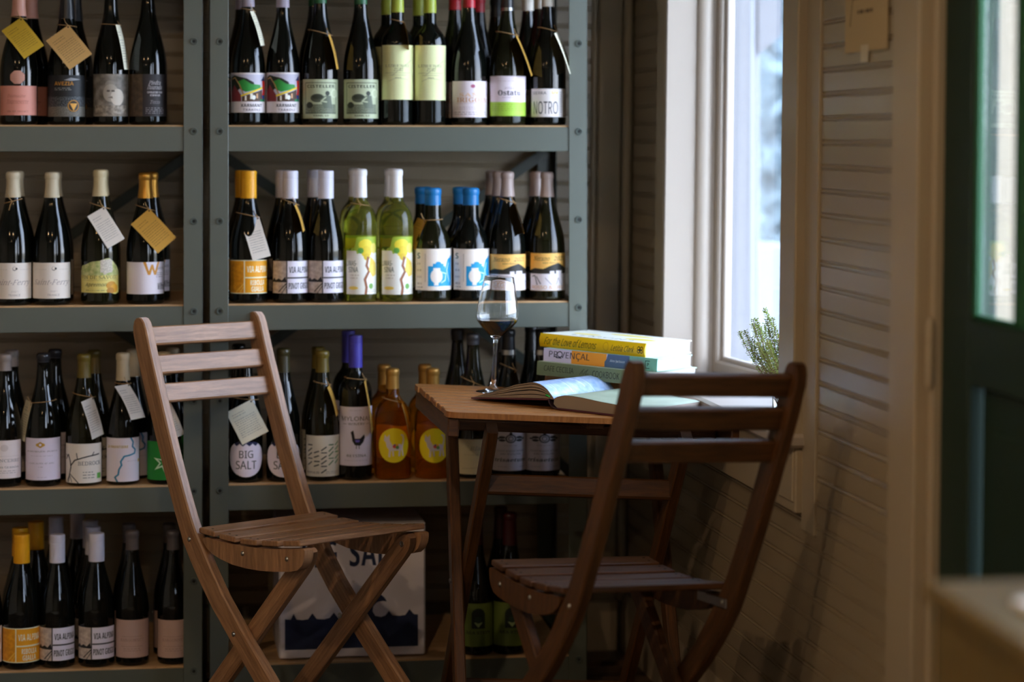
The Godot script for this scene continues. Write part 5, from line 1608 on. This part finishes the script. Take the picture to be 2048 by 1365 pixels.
	A.plainwhite = [256, 230, "dcd2d0", [["e", 52, 20, 9, 9, "cabfbc"], ["t", "SANCERRE", 58, 53, 66, 8, "7a7274", "f"], ["l", [20, 42, 90, 42], 0.6, "a49a9a"], ["t", "Les Grandes", 62, 70, 54, 6, "7a7274", "f"], ["x", 36, 80, 84, 5, 2, "9a9292"]]]
	A.crestwhite = [256, 284, "d3cad6", [["e", 46, 16, 10, 5, "b8923c"], ["e", 46, 16, 5, 7, "a47c2c"], ["e", 46, 16, 3, 3, "d3cad6"], ["t", "DOMINIQUE PORTE", 48, 32, 76, 4.5, "6a6068", "f"], ["x", 24, 42, 74, 4, 1, "b0a6b0"], ["t", "FONTAINE BLANC", 48, 60, 60, 3.6, "8a808a", "f"], ["x", 42, 68, 54, 4, 1, "8a808a"], ["x", 40, 93, 60, 4, 1, "b0a6b0"]]]
	A.roottree = [256, 254, "d6d0c4", [["l", [6, 40, 14, 28, 20, 44, 22, 60, 18, 78, 14, 98], 3, "22221e"], ["l", [22, 56, 32, 42, 48, 36, 62, 32, 88, 28], 3, "22221e"], ["l", [38, 38, 36, 24], 1.8, "22221e"], ["l", [70, 30, 74, 22], 1.8, "22221e"], ["l", [10, 34, 6, 28], 2, "22221e"], ["l", [20, 78, 30, 88, 40, 100], 2, "22221e"], ["l", [19, 82, 24, 98], 1.6, "22221e"], ["l", [18, 80, 8, 98], 1.6, "22221e"], ["t", "BEDROCK", 66, 50, 54, 10, "3a3a34", "f"], ["x", 50, 72, 76, 7, 3, "7a766c"], ["r", 82, 76, 94, 90, "5aa04a"]]]
	A.riverline = [256, 290, "d6ced6", [["t", "LA FRONTIERE", 36, 20, 54, 5.5, "a48a2c", "sb"], ["l", [70, 0, 76, 10, 74, 20, 82, 28, 80, 36, 66, 40, 54, 42, 46, 54, 48, 62, 42, 72, 40, 84, 32, 90, 38, 100], 4, "2c7a9c"], ["r", 92, 50, 98, 57, "c4a42c"], ["x", 62, 53, 90, 4, 1, "b0a8b0"]]]
	A.greenstar = [256, 240, "1f7c2e", [["p", [50, 26, 55, 46, 74, 38, 61, 54, 76, 66, 57, 64, 54, 86, 46, 66, 28, 74, 40, 56, 26, 42, 45, 46], "cfe0c4"], ["p", [50, 36, 53, 50, 64, 46, 57, 55, 64, 63, 54, 61, 51, 74, 47, 61, 37, 66, 44, 56, 36, 46, 47, 50], "1f7c2e"]]]
	A.ovalsalt = [256, 256, "e0d8e2", [["p", [0, 0, 100, 0, 100, 10, 90, 16, 82, 9, 74, 16, 66, 9, 58, 16, 50, 9, 42, 16, 34, 9, 26, 16, 18, 9, 10, 16, 0, 10], "23284a"], ["t", "BIG", 50, 38, 34, 20, "1b1c24", "s"], ["t", "SALT", 50, 67, 52, 22, "1b1c24", "s"]]]
	var gl := []
	for c in 5:
		for q in [5, 4, 6, 5, 5][c]:
			var x := 12.0 + c * 17.0
			var y: float = 20.0 + [0, 18, 8, 0, -4][c] + q * 11.0
			var ink := "26302a" if c < 3 else ("3c6a3c" if c == 3 else "4a8a4a")
			gl.append(["l", [x, y + (8 if c != 1 else 4), x + 11, y - (0 if c != 3 else 2)] if (q + c) % 3 else [x, y + 3, x + 12, y + 3], 2.6, ink])
	gl.append(["t", "POPULIS", 24, 90, 34, 5, "3a3a34", "s"])
	gl.append(["x", 56, 88, 90, 4, 2, "8a867c"])
	A.glyphs = [256, 250, "d4cfc0", gl]
	A.rooster = [256, 330, "cdc8d8", [["x", 34, 6, 64, 3, 1, "9a96a8"], ["t", "MYLONAS", 50, 20, 78, 7, "4a4858", "s"], ["t", "WINERY", 50, 29, 40, 4, "4a4858", "s"], ["l", [16, 29, 26, 29], 0.8, "4a4858"], ["l", [74, 29, 84, 29], 0.8, "4a4858"], ["p", [36, 43, 42, 40, 44, 46, 46, 54, 58, 54, 68, 47, 70, 52, 66, 60, 58, 66, 46, 65, 40, 58, 38, 48], "14141c"], ["p", [46, 56, 58, 56, 56, 60, 48, 60], "6a62c4"], ["l", [50, 64, 49, 71], 1.4, "14141c"], ["l", [55, 64, 56, 71], 1.4, "14141c"], ["t", "RETSINA", 50, 83, 48, 4.5, "4a4858", "s"], ["x", 20, 91, 80, 3, 1, "9a96a8"]]]
	A.catoval = [256, 290, "dcca1e", [["e", 28, 33, 9, 8, "cfc6cc"], ["p", [20, 28, 22, 18, 28, 26], "cfc6cc"], ["p", [30, 26, 36, 18, 37, 29], "cfc6cc"], ["p", [24, 38, 36, 34, 44, 48, 70, 46, 78, 54, 76, 64, 38, 66, 28, 54], "cfc6cc"], ["l", [76, 52, 80, 34, 78, 22, 72, 20], 5, "cfc6cc"], ["l", [38, 62, 36, 82], 6, "cfc6cc"], ["l", [46, 64, 48, 80], 5, "cfc6cc"], ["l", [68, 62, 66, 80], 6, "cfc6cc"], ["l", [75, 60, 78, 80], 5, "cfc6cc"], ["e", 52, 53, 6, 5, "c4483c"], ["e", 58, 50, 5, 4, "d8a23c"], ["e", 60, 56, 5, 5, "5c8a4a"], ["e", 52, 49, 3, 3, "7a4a8a"]]]
	A.plaincream = [256, 210, "d6cba8", [["t", "Blanc", 60, 26, 40, 12, "a89c78", "f", 0.4], ["x", 26, 44, 76, 5, 1, "b8ac88"], ["l", [20, 84, 80, 80], 0.8, "a89c78"]]]
	A.ornate = [256, 284, "d8d2d6", [["e", 50, 24, 12, 10, "2c2c30"], ["e", 50, 24, 9, 7.5, "d8d2d6"], ["e", 50, 24, 6, 5.5, "2c2c30"], ["e", 50, 24, 4.5, 4, "d8d2d6"], ["p", [46, 14, 54, 14, 50, 6], "2c2c30"], ["e", 30, 21, 8, 3, "3a3a3e"], ["e", 30, 28, 8, 3, "3a3a3e"], ["e", 70, 21, 8, 3, "3a3a3e"], ["e", 70, 28, 8, 3, "3a3a3e"], ["e", 20, 24, 5, 2, "4a4a4e"], ["e", 80, 24, 5, 2, "4a4a4e"], ["x", 34, 40, 66, 4, 1, "a8a2a6"], ["t", "COAST RANGE ESTATE", 50, 53, 66, 3.6, "7a7478", "s"], ["t", "DRY RIESLING", 50, 60, 46, 3.6, "7a7478", "s"], ["t", "trisaetum", 50, 74, 78, 9, "2c2c30", "fb", 0.25], ["x", 20, 90, 42, 4, 1, "a8a2a6"], ["x", 70, 90, 86, 4, 1, "a8a2a6"]]]
	A.dustypink = [256, 230, "b59a90", [["l", [24, 44, 76, 44], 0.7, "8f756c"], ["t", "RANGONNET", 50, 53, 56, 8, "8f756c", "f"], ["l", [24, 70, 76, 70], 0.7, "8f756c"], ["x", 30, 76, 72, 5, 2, "8f756c"]]]
	A.archgreen = [256, 260, "5a682c", [["p", [34, 58, 34, 24, 38, 16, 44, 12, 50, 11, 56, 12, 62, 16, 66, 24, 66, 58], "16241c"], ["p", [40, 44, 60, 44, 50, 56], "8a9a6c"], ["e", 50, 38, 8, 8, "22382a"], ["t", "ÅSA STEIN", 50, 67, 62, 8, "1c2416", "fb"], ["x", 24, 80, 76, 5, 3, "5c6c2c"]]]
	for k in A.keys():
		M["print_" + str(k)] = paper(art(A[k][0], A[k][1], A[k][2], A[k][3]), 0.55)
	for q: Array in [["yellow", "b8962e"], ["tan", "c09a62"], ["white", "d6d0c6"], ["gold", "b48a3c"], ["cream", "d8d2bc"]]:
		M["tag_" + q[0]] = paper(art(128, 176, q[1], [["x", 14, 16, 60, 7, 2, hexc(q[1]).darkened(0.35).to_html(false)], ["x", 12, 34, 88, 6, 9, hexc(q[1]).darkened(0.3).to_html(false)]]), 0.75)

func bottles() -> void:
	bottle("pinkdom", 1, -0.446, 0.052, "burg", 0.300, 0.0416, "dark", "cap_pink", 0.056, 0.021, 0.087, "rosedomaine", "dark bottle with pink capsule and dusty pink label beside the yellow hang tag")
	bottle("azezia", 1, -0.340, 0.052, "champ", 0.312, 0.0425, "dark", "cap_black", 0.073, 0.018, 0.111, "nightgold", "wide dark bottle with black seascape label and small gold crest, tan tag")
	bottle("cherub", 1, -0.242, 0.052, "burg", 0.318, 0.0396, "dark", "cap_black", 0.012, 0.019, 0.114, "greyportrait", "dark bottle with misty grey picture label and a twine collar")
	bottle("duo", 1, -0.159, 0.052, "burg", 0.318, 0.0425, "dark", "cap_black", 0.006, 0.019, 0.114, "duodark", "dark bottle with half brown half black script label beside the shelf post")
	bottle("xar1", 1, 0.066, 0.052, "burg", 0.310, 0.0399, "dark", "cap_lilac", 0.041, 0.028, 0.118, "village", "dark bottle with colourful village label and lilac cap, nearest the left post")
	bottle("xar2", 1, 0.145, 0.052, "burg", 0.310, 0.0388, "dark", "cap_lilac", 0.042, 0.028, 0.119, "village", "dark bottle with colourful village label and lilac cap, right one of the pair")
	bottle("cis1", 1, 0.230, 0.052, "burg", 0.318, 0.0412, "dark", "cap_green", 0.040, 0.015, 0.104, "engraving", "dark bottle with sage engraving label and crossed twine at its neck")
	bottle("cis2", 1, 0.323, 0.052, "burg", 0.318, 0.0407, "dark", "cap_green", 0.041, 0.015, 0.104, "engraving", "dark bottle with sage engraving label, no twine, beside tall cream labels")
	bottle("lub1", 1, 0.407, 0.052, "bord", 0.312, 0.0368, "dark", "cap_lime", 0.053, 0.058, 0.183, "tallcream", "straight dark bottle with tall pale green label, left one with twine")
	bottle("lub2", 1, 0.482, 0.052, "bord", 0.312, 0.0368, "dark", "cap_lime", 0.054, 0.057, 0.183, "tallcream", "straight dark bottle with tall pale green label, right one of the two")
	bottle("san", 1, 0.573, 0.052, "burg", 0.308, 0.0410, "dark", "cap_red", 0.037, 0.018, 0.101, "sangold", "dark bottle with red capsule and white label in faded gold letters")
	bottle("ost", 1, 0.662, 0.052, "burg", 0.308, 0.0425, "olive", "cap_blackband", 0.044, 0.021, 0.113, "whitegreen", "dark bottle with black capsule, silver bands and white and green label")
	bottle("not", 1, 0.757, 0.052, "burg", 0.310, 0.0417, "dark", "cap_white", 0.035, 0.019, 0.084, "notro", "dark bottle with white capsule and low white label in tall black letters")
	bottle("sf1", 2, -0.459, 0.052, "burg", 0.298, 0.0425, "dark", "cap_cream", 0.057, 0.015, 0.095, "scriptcream", "dark bottle with cream capsule and script label, at the left picture edge")
	bottle("sf2", 2, -0.373, 0.052, "burg", 0.297, 0.0425, "dark", "cap_cream", 0.057, 0.015, 0.095, "scriptcream", "dark bottle with cream capsule and script label, right one of its pair")
	bottle("sav", 2, -0.266, 0.052, "burg", 0.302, 0.0425, "olive", "cap_cream2", 0.059, 0.023, 0.105, "vineyard", "dark bottle with yellow vineyard label and white hang tag")
	bottle("wwi", 2, -0.165, 0.052, "burg", 0.295, 0.0425, "dark", "cap_gold", 0.057, 0.023, 0.095, "goldw", "dark bottle with gold capsule and white label with gold W notch")
	bottle("via0", 2, 0.067, 0.052, "burg", 0.299, 0.0425, "dark", "cap_yellow", 0.062, 0.022, 0.098, "alpinayellow", "dark bottle with bright yellow screw cap and yellow label, second shelf")
	bottle("via1", 2, 0.162, 0.052, "burg", 0.299, 0.0411, "dark", "cap_white2", 0.063, 0.022, 0.095, "alpinawhite", "dark bottle with white screw cap and twine, beside the yellow capped bottle")
	bottle("via2", 2, 0.243, 0.052, "burg", 0.299, 0.0412, "dark", "cap_white2", 0.063, 0.022, 0.095, "alpinawhite", "dark bottle with white screw cap, beside the clear green bottles")
	bottle("lum1", 2, 0.322, 0.052, "bord2", 0.303, 0.0378, "clear", "cap_white3", 0.065, 0.018, 0.149, "grapes", "clear green bottle with grapevine label and white capsule, left of two")
	bottle("lum2", 2, 0.404, 0.052, "bord2", 0.303, 0.0391, "clear", "cap_white3", 0.065, 0.017, 0.149, "grapes", "clear green bottle with grapevine label and white capsule, right of two")
	bottle("jar1", 2, 0.489, 0.052, "short", 0.259, 0.0425, "olive", "cap_blue", 0.039, 0.026, 0.121, "bluejar", "short dark bottle with blue wax cap and blue jug label, left of two")
	bottle("jar2", 2, 0.577, 0.052, "short", 0.259, 0.0425, "dark", "cap_blue", 0.039, 0.026, 0.120, "bluejar", "short dark bottle with blue wax cap and blue jug label, right of two")
	bottle("ner1", 2, 0.662, 0.052, "burg", 0.296, 0.0425, "dark", "cap_taupe", 0.057, 0.024, 0.107, "mountain", "dark bottle with taupe capsule and mountain label, behind the wine glass")
	bottle("ner2", 2, 0.755, 0.052, "burg", 0.295, 0.0417, "olive", "cap_taupe", 0.057, 0.023, 0.109, "mountain", "dark bottle with taupe capsule and mountain label, last on the second shelf")
	bottle("sancerre", 3, -0.477, 0.052, "burg", 0.295, 0.0371, "dark", "cap_mauve", 0.037, 0.020, 0.105, "plainwhite", "dark bottle with mauve capsule and plain white label cut by the left picture edge")
	bottle("dom", 3, -0.392, 0.052, "burg", 0.296, 0.0394, "dark", "cap_clear", 0.010, 0.015, 0.109, "crestwhite", "dark bottle with white label bearing a small gold crest, twine collar")
	bottle("bed", 3, -0.302, 0.052, "burg", 0.293, 0.0406, "olive", "cap_olive", 0.053, 0.007, 0.095, "roottree", "dark bottle with cream label showing a black bare tree")
	bottle("fro", 3, -0.215, 0.052, "burg", 0.294, 0.0373, "dark", "cap_cream", 0.061, 0.008, 0.106, "riverline", "dark bottle with white label crossed by a blue winding line")
	bottle("grn", 3, -0.123, 0.052, "burg", 0.295, 0.0385, "dark", "cap_cream", 0.051, 0.010, 0.097, "greenstar", "dark bottle with green star label, partly hidden by the left chair")
	bottle("big1", 3, 0.061, 0.052, "burg", 0.302, 0.0387, "dark", "cap_none", 0.026, 0.013, 0.096, "ovalsalt", "dark bottle with white oval label in full view beside the shelf post")
	bottle("big2", 3, 0.146, 0.052, "burg", 0.300, 0.0388, "dark", "cap_olivedk", 0.054, 0.011, 0.094, "ovalsalt", "dark bottle with white oval label half hidden behind the chair post")
	bottle("pop", 3, 0.235, 0.052, "burg", 0.294, 0.0389, "olive", "cap_olive", 0.049, 0.011, 0.104, "glyphs", "dark bottle with cream label of slanted black and green letters")
	bottle("myl", 3, 0.311, 0.052, "bord", 0.328, 0.0378, "dark", "cap_violet", 0.073, 0.034, 0.168, "rooster", "tall dark bottle with violet capsule and black hen label")
	bottle("cat1", 3, 0.396, 0.052, "squat", 0.251, 0.0425, "orange", "cap_wax", 0.046, 0.040, 0.119, "catoval", "squat amber bottle with round yellow cat label, in full view")
	bottle("cat2", 3, 0.489, 0.052, "squat", 0.250, 0.0425, "orange", "cap_wax", 0.046, 0.038, 0.117, "catoval", "squat amber bottle with round yellow cat label, beside the table leg")
	bottle("crm", 3, 0.582, 0.052, "burg", 0.329, 0.0416, "olive", "cap_greyneck", 0.025, 0.010, 0.090, "plaincream", "dark bottle with plain cream label between the crossed table legs")
	bottle("tri1", 3, 0.665, 0.052, "champ", 0.338, 0.0405, "dark", "cap_blackband2", 0.060, 0.016, 0.113, "ornate", "dark bottle with ornate crest label seen under the table, left of two")
	bottle("tri2", 3, 0.743, 0.052, "champ", 0.337, 0.0417, "dark", "cap_blackband2", 0.060, 0.015, 0.112, "ornate", "dark bottle with ornate crest label seen under the table, right of two")
	bottle("edge4", 4, -0.521, 0.052, "burg", 0.300, 0.0393, "dark", "cap_cream", 0.064, 0.015, 0.096, "plainwhite", "dark bottle with pale label mostly beyond the left picture edge, bottom shelf")
	bottle("v40", 4, -0.440, 0.052, "burg", 0.296, 0.0416, "dark", "cap_yellow", 0.063, 0.016, 0.093, "alpinayellow", "dark bottle with yellow screw cap and yellow label on the bottom shelf")
	bottle("v41", 4, -0.361, 0.052, "burg", 0.294, 0.0394, "dark", "cap_white2", 0.062, 0.018, 0.091, "alpinawhite", "dark bottle with white screw cap on the bottom shelf, next to the yellow cap")
	bottle("v42", 4, -0.274, 0.052, "burg", 0.295, 0.0407, "dark", "cap_white2", 0.062, 0.019, 0.090, "alpinawhite", "dark bottle with white screw cap on the bottom shelf, next to pink labels")
	bottle("pk1", 4, -0.194, 0.052, "burg", 0.300, 0.0373, "dark", "cap_grey", 0.043, 0.019, 0.104, "dustypink", "dark bottle with dusty pink label and grey cap, left of two on the bottom shelf")
	bottle("pk2", 4, -0.102, 0.052, "burg", 0.298, 0.0363, "dark", "cap_grey", 0.043, 0.016, 0.101, "dustypink", "dark bottle with dusty pink label and grey cap, beside the post on the bottom shelf")
	bottle("red1", 4, 0.590, 0.052, "champ", 0.313, 0.0381, "dark", "cap_redwax", 0.063, 0.021, 0.120, "archgreen", "dark bottle with red wax top and green arch label, behind the table leg")
	bottle("red2", 4, 0.668, 0.052, "champ", 0.321, 0.0405, "dark", "cap_redwax", 0.073, 0.021, 0.121, "archgreen", "dark bottle with red wax top and green arch label, beside the chair seat")
	behind(1, -0.426, 0.150, "burg", 0.300, 0.0416, "dark", "cap_pink", 0.056, 0.021, 0.087, "rosedomaine", "second-row bottle standing behind the pink capped bottle with the rose label")
	behind(1, 0.223, 0.150, "burg", 0.318, 0.0412, "dark", "cap_green", 0.040, 0.015, 0.104, "engraving", "second-row bottle standing behind the left sage engraving label")
	behind(1, 0.392, 0.150, "bord", 0.312, 0.0368, "dark", "cap_lime", 0.053, 0.058, 0.183, "tallcream", "second-row bottle standing behind the left tall pale green label")
	behind(1, 0.468, 0.166, "bord", 0.312, 0.0368, "dark", "cap_lime", 0.054, 0.057, 0.183, "tallcream", "second-row bottle standing behind the right tall pale green label")
	behind(1, 0.551, 0.150, "burg", 0.308, 0.0410, "dark", "cap_red", 0.037, 0.018, 0.101, "sangold", "second-row bottle standing behind the red capped bottle on the top shelf")
	behind(1, 0.617, 0.230, "burg", 0.308, 0.0410, "dark", "cap_red", 0.037, 0.018, 0.101, "sangold", "third-row bottle standing behind the red capped bottle on the top shelf")
	behind(1, 0.668, 0.302, "burg", 0.308, 0.0425, "olive", "cap_blackband", 0.044, 0.021, 0.113, "whitegreen", "second-row bottle standing behind the white and green label on the top shelf")
	behind(1, 0.751, 0.140, "burg", 0.310, 0.0417, "dark", "cap_white", 0.035, 0.019, 0.084, "notro", "second-row bottle standing behind the white capped bottle with tall black letters")
	behind(1, 0.736, 0.230, "burg", 0.310, 0.0417, "dark", "cap_white", 0.035, 0.019, 0.084, "notro", "third-row bottle standing behind the white capped bottle with tall black letters")
	behind(2, -0.457, 0.140, "burg", 0.298, 0.0425, "dark", "cap_cream", 0.057, 0.015, 0.095, "scriptcream", "second-row bottle standing behind the script label at the left picture edge")
	behind(2, -0.373, 0.168, "burg", 0.297, 0.0425, "dark", "cap_cream", 0.057, 0.015, 0.095, "scriptcream", "second-row bottle standing behind the second script label, left unit")
	behind(2, -0.266, 0.140, "burg", 0.302, 0.0425, "olive", "cap_cream2", 0.059, 0.023, 0.105, "vineyard", "second-row bottle standing behind the yellow vineyard label")
	behind(2, -0.153, 0.142, "burg", 0.295, 0.0425, "dark", "cap_gold", 0.057, 0.023, 0.095, "goldw", "second-row bottle standing behind the gold capped bottle")
	behind(2, 0.056, 0.140, "burg", 0.299, 0.0425, "dark", "cap_yellow", 0.062, 0.022, 0.098, "alpinayellow", "second-row bottle standing behind the yellow capped bottle on the second shelf")
	behind(2, 0.149, 0.150, "burg", 0.299, 0.0411, "dark", "cap_white2", 0.063, 0.022, 0.095, "alpinawhite", "second-row bottle standing behind the left white screw cap on the second shelf")
	behind(2, 0.225, 0.192, "burg", 0.299, 0.0412, "dark", "cap_white2", 0.063, 0.022, 0.095, "alpinawhite", "second-row bottle standing behind the right white screw cap on the second shelf")
	behind(2, 0.316, 0.140, "bord2", 0.303, 0.0378, "clear", "cap_white3", 0.065, 0.018, 0.149, "grapes", "second-row bottle standing behind the left clear green bottle")
	behind(2, 0.400, 0.140, "bord2", 0.303, 0.0391, "clear", "cap_white3", 0.065, 0.017, 0.149, "grapes", "second-row bottle standing behind the right clear green bottle")
	behind(2, 0.478, 0.176, "short", 0.259, 0.0425, "olive", "cap_blue", 0.039, 0.026, 0.121, "bluejar", "second-row bottle standing behind the left blue jug label")
	behind(2, 0.564, 0.140, "short", 0.259, 0.0425, "dark", "cap_blue", 0.039, 0.026, 0.120, "bluejar", "second-row bottle standing behind the right blue jug label")
	behind(2, 0.654, 0.140, "burg", 0.296, 0.0425, "dark", "cap_taupe", 0.057, 0.024, 0.107, "mountain", "second-row bottle standing behind the mountain label seen past the wine glass")
	behind(2, 0.649, 0.230, "burg", 0.296, 0.0425, "dark", "cap_taupe", 0.057, 0.024, 0.107, "mountain", "third-row bottle standing behind the mountain label seen past the wine glass")
	behind(2, 0.742, 0.140, "burg", 0.295, 0.0417, "olive", "cap_taupe", 0.057, 0.023, 0.109, "mountain", "second-row bottle standing behind the last mountain label on the second shelf")
	behind(3, -0.469, 0.150, "burg", 0.295, 0.0371, "dark", "cap_mauve", 0.037, 0.020, 0.105, "plainwhite", "second-row bottle standing behind the mauve capped bottle at the left picture edge")
	behind(3, -0.372, 0.150, "burg", 0.296, 0.0394, "dark", "cap_clear", 0.010, 0.015, 0.109, "crestwhite", "second-row bottle standing behind the white label with small gold crest")
	behind(3, -0.284, 0.150, "burg", 0.293, 0.0406, "olive", "cap_olive", 0.053, 0.007, 0.095, "roottree", "second-row bottle standing behind the black bare tree label")
	behind(3, -0.195, 0.140, "burg", 0.294, 0.0373, "dark", "cap_cream", 0.061, 0.008, 0.106, "riverline", "second-row bottle standing behind the blue winding line label")
	behind(3, -0.105, 0.150, "burg", 0.295, 0.0385, "dark", "cap_cream", 0.051, 0.010, 0.097, "greenstar", "second-row bottle standing behind the green star label")
	behind(3, 0.047, 0.160, "burg", 0.302, 0.0387, "dark", "cap_none", 0.026, 0.013, 0.096, "ovalsalt", "second-row bottle standing behind the white oval label in full view")
	behind(3, 0.230, 0.150, "burg", 0.294, 0.0389, "olive", "cap_olive", 0.049, 0.011, 0.104, "glyphs", "second-row bottle standing behind the slanted black and green letters")
	behind(3, 0.303, 0.182, "bord", 0.328, 0.0378, "dark", "cap_violet", 0.073, 0.034, 0.168, "rooster", "second-row bottle standing behind the violet capped bottle")
	behind(3, 0.384, 0.150, "squat", 0.251, 0.0425, "orange", "cap_wax", 0.046, 0.040, 0.119, "catoval", "second-row bottle standing behind the left round yellow cat label")
	behind(3, 0.480, 0.150, "squat", 0.250, 0.0425, "orange", "cap_wax", 0.046, 0.038, 0.117, "catoval", "second-row bottle standing behind the right round yellow cat label")
	behind(3, 0.561, 0.186, "burg", 0.329, 0.0416, "olive", "cap_greyneck", 0.025, 0.010, 0.090, "plaincream", "second-row bottle standing behind the plain cream label under the table")
	behind(3, 0.658, 0.150, "champ", 0.338, 0.0405, "dark", "cap_blackband2", 0.060, 0.016, 0.113, "ornate", "second-row bottle standing behind the left ornate crest label")
	behind(3, 0.737, 0.186, "champ", 0.337, 0.0417, "dark", "cap_blackband2", 0.060, 0.015, 0.112, "ornate", "second-row bottle standing behind the right ornate crest label")
	behind(4, -0.450, 0.140, "burg", 0.296, 0.0416, "dark", "cap_yellow", 0.063, 0.016, 0.093, "alpinayellow", "second-row bottle standing behind the yellow cap on the bottom shelf")
	behind(4, -0.420, 0.224, "burg", 0.296, 0.0416, "dark", "cap_yellow", 0.063, 0.016, 0.093, "alpinayellow", "third-row bottle standing behind the yellow cap on the bottom shelf")
	behind(4, -0.379, 0.300, "burg", 0.294, 0.0394, "dark", "cap_white2", 0.062, 0.018, 0.091, "alpinawhite", "second-row bottle standing behind the left white screw cap on the bottom shelf")
	behind(4, -0.333, 0.370, "burg", 0.294, 0.0394, "dark", "cap_white2", 0.062, 0.018, 0.091, "alpinawhite", "third-row bottle standing behind the left white screw cap on the bottom shelf")
	behind(4, -0.286, 0.140, "burg", 0.295, 0.0407, "dark", "cap_white2", 0.062, 0.019, 0.090, "alpinawhite", "second-row bottle standing behind the right white screw cap on the bottom shelf")
	behind(4, -0.296, 0.230, "burg", 0.295, 0.0407, "dark", "cap_white2", 0.062, 0.019, 0.090, "alpinawhite", "third-row bottle standing behind the right white screw cap on the bottom shelf")
	behind(4, -0.205, 0.150, "burg", 0.300, 0.0373, "dark", "cap_grey", 0.043, 0.019, 0.104, "dustypink", "second-row bottle standing behind the left dusty pink label")
	behind(4, -0.113, 0.150, "burg", 0.298, 0.0363, "dark", "cap_grey", 0.043, 0.016, 0.101, "dustypink", "second-row bottle standing behind the dusty pink label beside the post")
	behind(4, 0.659, 0.150, "champ", 0.321, 0.0405, "dark", "cap_redwax", 0.073, 0.021, 0.121, "archgreen", "second-row bottle standing behind the red wax top beside the chair seat")
	behind(1, 0.054, 0.160, "burg", 0.310, 0.0399, "dark", "cap_lilac", 0.041, 0.028, 0.118, "village", "second-row bottle standing behind the left colourful village label")
	behind(1, -0.328, 0.160, "champ", 0.312, 0.0425, "dark", "cap_black", 0.073, 0.018, 0.111, "nightgold", "second-row bottle standing behind the black seascape label")

func hang_tags() -> void:
	hang("pinkdom", 0.241, -0.15, 0, [0.054, 0.085, 0.65, 0.00, "yellow", 0.35], "yellow paper tag hanging from the pink capped bottle")
	hang("azezia", 0.224, -0.1, 0, [0.062, 0.087, 0.66, 0.00, "tan", 0.2], "tan paper tag hanging on the bottle with black seascape label")
	hang("cherub", 0.227, -0.05, 0, [0.052, 0.102, 0.19, 1.40, "cream", 0.95], "paper tag seen edge on beside the misty grey picture label")
	hang("xar1", 0.263, -0.2, 0, [0.046, 0.082, 0.30, 1.33, "cream", 0.85], "pale tag seen edge on at the left colourful village label")
	hang("cis1", 0.212, -0.25, 0, [0.046, 0.080, 0.24, 1.40, "gold", 0.85], "gold tag seen edge on right of the left sage engraving label")
	hang("lub1", 0.240, -0.25, 0, [0.046, 0.064, 0.17, 1.50, "gold", 0.95], "narrow tag edge seen between the two tall pale green labels")
	hang("ost", 0.212, -0.2, 0, [0.052, 0.098, 0.37, 1.36, "gold", 0.85], "dull gold tag seen edge on beside the white and green label")
	hang("not", 0.222, -0.25, 0, [0.052, 0.100, 0.37, 1.26, "cream", 0.9], "pale tag seen edge on beside the shelf post, top shelf")
	hang("sf1", 0.233, 0.25, 0, [], "twine loop on the script label bottle at the left picture edge")
	hang("sav", 0.222, -0.3, 0, [0.044, 0.088, 0.55, 0.00, "white", 0.4], "white paper tag hanging above the yellow vineyard label")
	hang("wwi", 0.217, -0.3, 0, [0.055, 0.091, 0.73, 0.00, "gold", 0.4], "gold paper tag hanging from the gold capped bottle")
	hang("via0", 0.200, -0.2, 0, [0.042, 0.096, 0.27, 0.00, "white", 0.75], "narrow white tag hanging from the yellow capped bottle, second shelf")
	hang("via1", 0.229, -0.35, 0, [0.046, 0.063, 0.31, 1.43, "gold", 0.7], "thin gold tag edge between the two white screw caps, second shelf")
	hang("lum1", 0.223, -0.15, 0, [], "thin twine loop round the left clear green bottle")
	hang("jar1", 0.187, 0.05, 0, [0.052, 0.071, -0.35, -1.26, "gold", -0.9], "gold tag seen edge on left of the left blue jug label")
	hang("ner1", 0.230, -0.3, 0, [0.046, 0.072, 0.30, 1.47, "gold", 0.8], "dark gold tag edge between the two mountain labels")
	hang("dom", 0.189, 0.1, 0, [0.051, 0.088, -0.19, -1.22, "cream", -0.9], "pale tag seen edge on left of the small gold crest label")
	hang("bed", 0.202, -0.2, 0, [0.050, 0.088, 0.28, 1.05, "white", 0.8], "white tag turned sideways on the black tree label bottle")
	hang("fro", 0.227, -0.05, 0, [0.050, 0.086, 0.45, 0.84, "white", 0.7], "white tag turned half sideways above the blue winding line label")
	hang("grn", 0.188, -0.1, 0, [0.052, 0.082, 0.42, 0.35, "white", 0.4], "white tag showing behind the left chair post")
	hang("big1", 0.189, -0.1, 0, [0.066, 0.082, 0.47, 0.00, "cream", 0.4], "cream tag with small print hanging over the oval salt label")
	hang("pop", 0.221, -0.2, 0, [0.048, 0.069, 0.30, 1.40, "gold", 0.85], "gold tag seen edge on beside the slanted letter label")
	hang("myl", 0.231, -0.1, 0, [0.053, 0.119, 0.14, 1.43, "gold", 0.9], "long gold tag edge hanging beside the black hen label")
	hang("cat1", 0.180, -0.25, 0, [0.048, 0.080, 0.21, 1.47, "gold", 0.9], "gold tag seen edge on between the two yellow cat labels")
	hang("crm", 0.219, -0.4, 0, [], "twine loop on the dark bottle behind the stem of the wine glass")
	hang("tri1", 0.252, -0.4, 0, [0.046, 0.069, 0.24, 1.47, "tan", 0.8], "tan tag edge right of the glass stem behind the open book")
